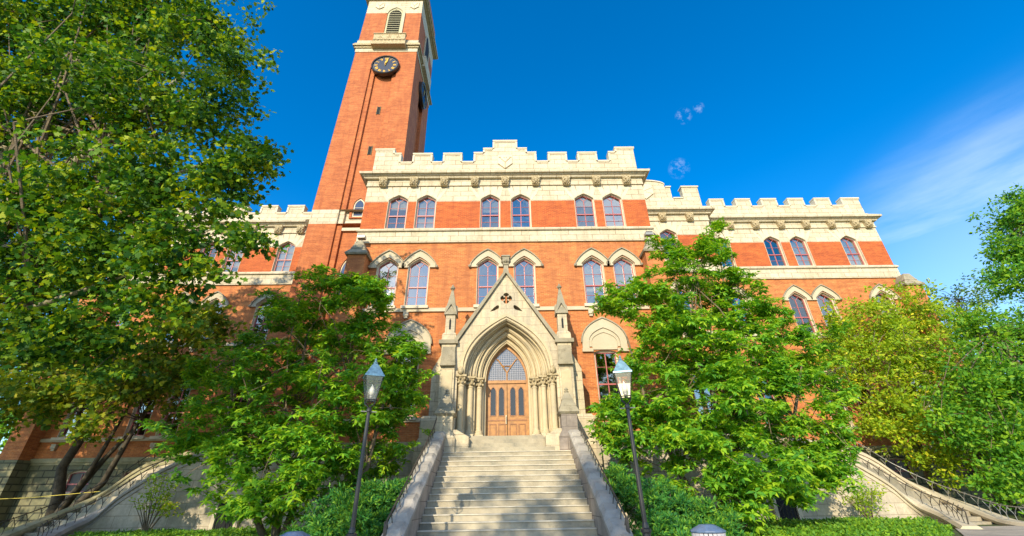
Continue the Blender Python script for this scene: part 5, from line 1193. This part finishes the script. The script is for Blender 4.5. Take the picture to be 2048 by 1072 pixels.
LSM = [(-18.0,22,10.0,2.31),(-19.1,21.5,7.2,2.25),(-22.4,22,6.8,2.03),(-15.8,21.5,10.0,1.33),(-26.4,23,9.3,2.49),(-16.7,21,7.0,1.22),(-19.4,21,5.0,0.93),(-25.4,22,6.4,1.5),(-16.1,21.5,7.6,1.01)]
YEL = [(21.3,24,10.8,1.66),(24.5,24.5,11.7,1.72),(26.2,24.5,10.6,1.84),(19.7,24,8.4,1.73),(22.0,23.5,8.5,1.98),(23.3,23.5,7.1,1.93),(20.5,23,5.4,1.83),(22.0,23,4.2,1.53),(19.3,23.2,4.7,0.91),(21.2,22.5,2.6,0.72),(20.0,24.3,10.0,1.05),(20.5,22.8,3.7,1.0)]
GRN = [(25.0,21,9.6,1.59),(25.6,20.5,8.3,2.27),(22.8,20.5,6.8,1.95),(23.8,20,5.3,2.53),(21.3,20.5,4.5,1.73),(21.9,20,3.2,1.74),(27.4,21,6.7,2.98),(20.5,19.8,2.2,0.95),(24.0,20.5,2.2,1.96),(21.2,21,5.8,1.09)]
FARR = [(59.2,40,29.6,2.59),(54.8,40,25.0,1.92),(56.8,40,23.7,3.26),(53.2,40,21.3,2.38),(62.8,41,28.9,4.67),(61.0,40,32.1,1.06),(54.4,40,26.3,0.78)]
GRN = [(x, y, z - 0.5, r_ * .86) for x, y, z, r_ in GRN]
FARR = [(x * .7, y * .7, 1.6 + (z - 1.6) * .7, r * .7) for x, y, z, r in FARR]
FARM = [(53.9,50,23.5,1.61),(58.0,48,23.2,2.18),(57.1,50,23.4,1.61),(59.8,48,22.5,2.48),(56,49,20,2.4),(53.0,49,20.0,2.2),(60,49,19,2.6),(56,49,16.5,3.6)]
LFAR = [(-38.9,34,8.2,2.3),(-45,40,19,3.4),(-47.9,40,15.0,3.85),(-36.6,34,5.4,1.83),(-42,38,10,3.5),(-50,40,9,3.5)]
tree('magnolia_tree', 'broad bright green magnolia left of the steps, behind the left lamp post', 'tree', (-6.9, 15, 0.5),
     [([(-6.9, 15, 0.3), (-7.0, 15.1, 1.2), (-7.3, 15.4, 2.6), (-7.6, 15.8, 4.6), (-7.8, 16, 7.5)], [0.16, 0.12, 0.10, 0.07, 0.03]), ([(-6.75, 15, 0.3), (-6.6, 15.0, 1.3), (-6.1, 15.2, 3), (-5.7, 15.4, 5.5), (-5.8, 15.5, 8)], [0.12, 0.09, 0.08, 0.05, 0.02]), ([(-5.6, 15.2, 0.3), (-5.1, 15.3, 1.4), (-4.6, 15.4, 2.6), (-4.3, 15.4, 4.8)], [0.16, 0.13, 0.09, 0.04]), ([(-7.1, 15, 0.5), (-8.2, 15.1, 2), (-9.6, 15.6, 4), (-10.4, 16, 6.5)], [0.11, 0.08, 0.06, 0.03])],
     LMAG, 15, 'long', 0.185, 'leaf_mag', 'bark_brown', 'whorl', 0.34, 0.045, 60, gap=0.86, forks=[(-7.3, 15.4, 2.6), (-6.1, 15.2, 3), (-7.6, 15.8, 4.6), (-5.7, 15.4, 5.5), (-4.6, 15.4, 2.6), (-9.6, 15.6, 4)], group='magnolias flanking the steps')
tree('magnolia_tree', 'tall bright green magnolia with two pointed tops, behind the right lamp post', 'tree', (6.6, 15, 0.5),
     [([(6.6, 15, 0.3), (6.7, 15.2, 1.5), (7.0, 15.5, 3.4), (7.2, 16, 6.5), (7.3, 16.4, 10.2)], [0.17, 0.13, 0.10, 0.07, 0.02]), ([(6.8, 15, 0.3), (7.3, 15.3, 2), (8.3, 15.7, 4.5), (9.0, 16.2, 7.5), (9.6, 16.5, 11)], [0.14, 0.11, 0.09, 0.06, 0.02]), ([(6.4, 15, 0.4), (5.6, 15.2, 2.2), (4.9, 15.3, 4.4), (4.6, 15.5, 7)], [0.12, 0.09, 0.07, 0.03]), ([(6.9, 15.1, 0.6), (8.6, 15.4, 2), (10.2, 15.8, 4), (11.6, 16.4, 6.2)], [0.11, 0.09, 0.06, 0.03])],
     RMAG, 16, 'long', 0.185, 'leaf_mag', 'bark_brown', 'whorl', 0.34, 0.045, 70, gap=0.86, forks=[(7.0, 15.5, 3.4), (7.2, 16, 6.5), (8.3, 15.7, 4.5), (9.0, 16.2, 7.5), (5.6, 15.2, 2.2), (4.9, 15.3, 4.4), (10.2, 15.8, 4)], group='magnolias flanking the steps')
tree('plane_tree', 'huge lobed-leaf plane tree with pale limbs filling the upper left', 'tree', (-19, 11.5, 0.4),
     [([(-19, 11.5, 0.2), (-19, 11.5, 4), (-18.4, 11.3, 7.5), (-17.4, 11.2, 12), (-16.8, 11, 19)], [0.6, 0.5, 0.4, 0.27, 0.1]), ([(-18.7, 11.4, 6), (-16.3, 11.0, 9.5), (-13.4, 10.7, 12.4), (-11.6, 10.3, 15.5)], [0.26, 0.21, 0.15, 0.05]), ([(-18.6, 11.4, 6.5), (-15.0, 10.9, 8.2), (-12.0, 10.4, 9.6), (-9.0, 9.9, 10.8), (-7.6, 9.6, 10.8)], [0.2, 0.14, 0.09, 0.05, 0.02]), ([(-18.9, 11.5, 4.5), (-15.5, 11.2, 6.0), (-12.9, 10.8, 6.4), (-10.3, 10.3, 7.1)], [0.17, 0.12, 0.09, 0.03])],
     SYC, 34, 'lobed', 0.14, 'leaf_syc', 'bark_pale', 'spread', 0.33, 0.06, 90, forks=[(-16.3, 11.0, 9.5), (-13.4, 10.7, 12.4), (-12.0, 10.4, 9.6), (-12.9, 10.8, 6.4), (-15, 10.9, 8.2), (-17.4, 11.2, 12)], up=0.15, gap=1.02, shell=0.2)
tree('maple_tree', 'dark forked tree with leaning stems behind the left side stair', 'tree', (-22.3, 23.9, 0.8),
     [([(-22.4, 24.4, 0.5), (-22.6, 24.4, 2.0), (-23.0, 24.3, 3.4), (-22.6, 24.2, 4.6), (-23.2, 24.1, 6.2), (-23, 24, 8)], [0.34, 0.26, 0.21, 0.20, 0.13, 0.05]), ([(-22.2, 24.2, 0.8), (-21.8, 24.0, 1.7), (-21.1, 23.8, 2.9), (-20.7, 23.7, 4.3), (-20.2, 23.6, 6.4)], [0.22, 0.15, 0.12, 0.10, 0.05]), ([(-22.0, 24.2, 0.8), (-21.2, 23.9, 1.6), (-20.0, 23.6, 2.6), (-19.5, 23.4, 4.1), (-18.8, 23.2, 6.5)], [0.22, 0.17, 0.15, 0.12, 0.05]), ([(-22.2, 24.2, 1.0), (-21.5, 24.1, 2.4), (-20.7, 24.0, 3.8), (-19.4, 23.8, 5.6)], [0.2, 0.14, 0.12, 0.05])],
     LSM, 26, 'lobed', 0.22, 'leaf_small', 'bark_dark', 'spread', 0.50, 0.05, 45, gap=1.3, shell=0.3, forks=[(-23.2, 24.1, 6.2), (-20.2, 23.6, 6.4), (-18.8, 23.2, 6.5), (-19.4, 23.8, 5.6)])
tree('goldenrain_tree', 'green tree dotted with yellow seed clusters in front of the right wing', 'tree', (21.8, 23.9, 0.8),
     [([(21.8, 24.6, 0.5), (21.7, 24.3, 3), (21.9, 24.1, 5.5), (22.4, 24, 8), (23.5, 24.2, 10.5)], [0.2, 0.16, 0.12, 0.09, 0.04]), ([(21.8, 24.1, 3.0), (20.6, 23.9, 5.5), (20.2, 23.9, 8)], [0.11, 0.08, 0.03])],
     YEL, 34, 'diamond', 0.20, 'leaf_yel', 'bark_brown', 'spread', 0.42, 0.05, 40, gap=1.35)
tree('linden_tree', 'dense deep green tree at the right edge in front of the yellow-flecked tree', 'tree', (24.6, 20.6, 0.7),
     [([(24.6, 20.8, 0.4), (24.5, 20.7, 3), (24.8, 20.6, 6), (25.2, 20.7, 9)], [0.26, 0.2, 0.14, 0.05])],
     GRN, 42, 'diamond', 0.21, 'leaf_grn', 'bark_brown', 'spread', 0.45, 0.05, 40, gap=1.45, shell=0.3)
tree('ash_tree', 'tall distant tree cut off by the right edge, standing above the others against the sky', 'tree', (42, 29, 1),
     [([(42, 29, 0.5), (41.5, 28.8, 9), (41.3, 28.5, 15), (42.4, 28.2, 21)], [0.5, 0.35, 0.2, 0.06])],
     FARR + [(42, 28.5, 13.5, 3), (39.5, 28, 12.5, 2.2)], 30, 'diamond', 0.27, 'leaf_grn', 'bark_dark', 'spread', 0.45, 0.07, 50, gap=1.25, shell=0.3)
tree('distant_tree', 'hazy green treetop beyond the right end of the hall', 'tree', (56, 50, 1), [([(56, 50, 0.5), (56, 50, 17), (57, 49, 23)], [0.5, 0.3, 0.08])],
     FARM, 20, 'diamond', 0.36, 'leaf_far', 'bark_dark', 'spread', 0.8, 0.08, 20, gap=0.9)
tree('distant_tree', 'pale green tree beyond the left end of the hall, behind the plane tree', 'tree', (-43, 39, 1), [([(-43, 39, 0.5), (-44, 39, 10), (-46, 40, 18)], [0.5, 0.3, 0.08])],
     LFAR, 18, 'diamond', 0.4, 'leaf_grn', 'bark_dark', 'spread', 0.8, 0.08, 20, gap=1.1)
tree('distant_tree', 'shaded green tree past the right end of the hall, behind the dense tree', 'tree', (36, 34, 1), [([(36, 34, 0.5), (36, 34, 8), (36.5, 34, 12)], [0.4, 0.25, 0.08])],
     [(32, 33, 5, 3.0), (36, 34, 7, 3.5), (40, 34, 8, 3.5), (35, 34, 11.5, 2.4), (38, 34, 3.5, 3.2), (43, 35, 5, 3.5)], 20, 'diamond', 0.34, 'leaf_grn', 'bark_dark', 'spread', 0.6, 0.08, 20, gap=1.3)
# low planting
def shrub(name, lab, base, blobs, dens, size, leaf, mode, sub_r, group, stems=0, cat='shrub', shape='diamond'):
    root = thing(name, base, lab, cat, group)
    C = foliage(root, blobs, dens, shape, size, leaf, mode, sub_r)
    m = MB()
    for c in C[::max(1, len(C) // max(stems, 8))]: m.tube([base, (Vector(base) + Vector([float(q) for q in c])) / 2 + Vector((0, 0, 0.05)), [float(q) for q in c]], [0.022, 0.014, 0.006], 4, caps=False)
    m.build('stem', 'bark_brown', root)
YEWL = [(-4.7,12.5,1.0,0.62),(-3.7,12.5,1.35,0.64),(-3.3,12.9,1.6,0.5),(-3.4,12,0.9,0.6),(-3.1,13.2,1.8,0.34),(-4.0,12,0.8,0.71),(-3.9,13.2,1.4,.6),(-5.2,12.8,.7,.5),(-3.4,14.2,1.7,.5)]
YEWR = [(3.3,13,1.7,0.5),(3.7,12.6,1.4,0.66),(4.3,12.3,1.2,0.69),(4.9,12.1,0.9,0.61),(3.5,12,0.8,0.6),(3.9,11.8,0.6,0.7),(3.15,13.5,2.0,0.35),(4.4,13,1.3,.6),(3.5,14.4,2.0,.5),(5.4,12.4,.7,.5)]
shrub('yew_bush', 'feathery dark green yew bush against the left cheek wall of the steps', (-4, 12.7, 0.4), YEWL, 34, 0.105, 'leaf_yew', 'spray', 0.16, 'yew bushes flanking the steps', shape='spray')
shrub('yew_bush', 'feathery green yew bush against the right cheek wall of the steps', (4, 12.7, 0.4), YEWR, 34, 0.105, 'leaf_yew', 'spray', 0.16, 'yew bushes flanking the steps', shape='spray')
shrub('sapling_shrub', 'wispy light green shrub with bare stems by the left side stair wall', (-13.7, 19.0, 0.6), [(-13.9,19.2,2.1,0.56),(-13.9,19,1.75,0.45),(-13.3,19,1.6,0.4)], 13, 0.10, 'leaf_yel', 'spread', 0.17, 'wispy shrubs under the side stairs', 14)
shrub('sapling_shrub', 'wispy light green shrub with bare stems by the right side stair wall', (14.0, 19.0, 0.6), [(13.5,19,1.55,0.42),(14.5,19.2,1.5,0.50),(13.9,19,1.2,0.4),(13.1,19.2,2.0,.3)], 13, 0.10, 'leaf_yel', 'spread', 0.17, 'wispy shrubs under the side stairs', 14)
def bed(s_, lab):
    n = 52000; x = rng.random(n) * 12.0 + 5.2; y = rng.random(n) * 7.6 + 12.2
    keep = (x < 0.905 * y - 0.25) & (x < 15.6) & (y < 19.75) & (x > 5.2); x = x[keep]; y = y[keep]; n = len(x)
    gz = np.where(y < 14, 0.45 + (y - 12.5) / 1.5 * 0.05, 0.5)
    h = 0.20 + 0.05 * np.sin(x * 1.7) * np.cos(y * 2.1) + 0.05 * np.sin(x * 4.3 + y * 3)
    h = h * np.clip((0.905 * y - 0.25 - x) / 0.7, 0.25, 1); z = gz + h * (0.65 + 0.45 * rng.random(n)); pos = np.stack([s_ * x, y, z], 1)
    nd = rnd_dir(n) * 0.6 + np.array([0, -0.3, 0.9]); xd = rnd_dir(n)
    o = leafmesh('ground_cover', pos, xd, nd, 0.075 + 0.05 * rng.random(n), 'diamond', 'leaf_bed', None); tag(o, lab, 'ground cover', kind='stuff')
bed(-1, 'clipped ivy bed below the left side stair wall'); bed(1, 'clipped ivy bed below the right side stair wall')
# unseen plane tree behind the viewpoint, crown clumps placed to dapple the steps
tree('plane_tree', 'unseen plane tree behind the viewpoint, placed so its shade dapples the steps', 'tree', (-12, -15, 0), [([(-12, -15, 0), (-12, -15, 6), (-11.8, -14.6, 11), (-11.5, -14, 16)], [0.5, 0.4, 0.25, 0.08])],
     [(-11.2, -16.2, 13.6, 1.5), (-9.0, -16.6, 13.4, 1.4), (-10.4, -17.4, 12.5, 1.2), (-8.2, -17.6, 12.5, 1.1), (-12.0, -17.8, 12.6, 1.0), (-8.6, -15.2, 14.2, 0.9), (-7.0, -15.8, 13.9, 1.1), (-9.8, -13.6, 15.0, 0.8), (-7.2, -13.6, 15.2, 0.9), (-6.4, -14.8, 14.4, 0.7), (-11.9, -11.4, 16.8, 0.9), (-12.5, -9.2, 18.6, 1.1), (-14.0, -7.2, 20.6, 1.3), (-25.5, -12, 15.5, 2.6), (-29.5, -11, 16, 2.8), (-22.5, -10.5, 17.5, 1.8)], 13, 'lobed', 0.26, 'leaf_syc', 'bark_pale', 'spread', 0.42, 0.08, 40, gap=0.95, shell=0.3, forks=[(-11.8, -14.6, 11)])
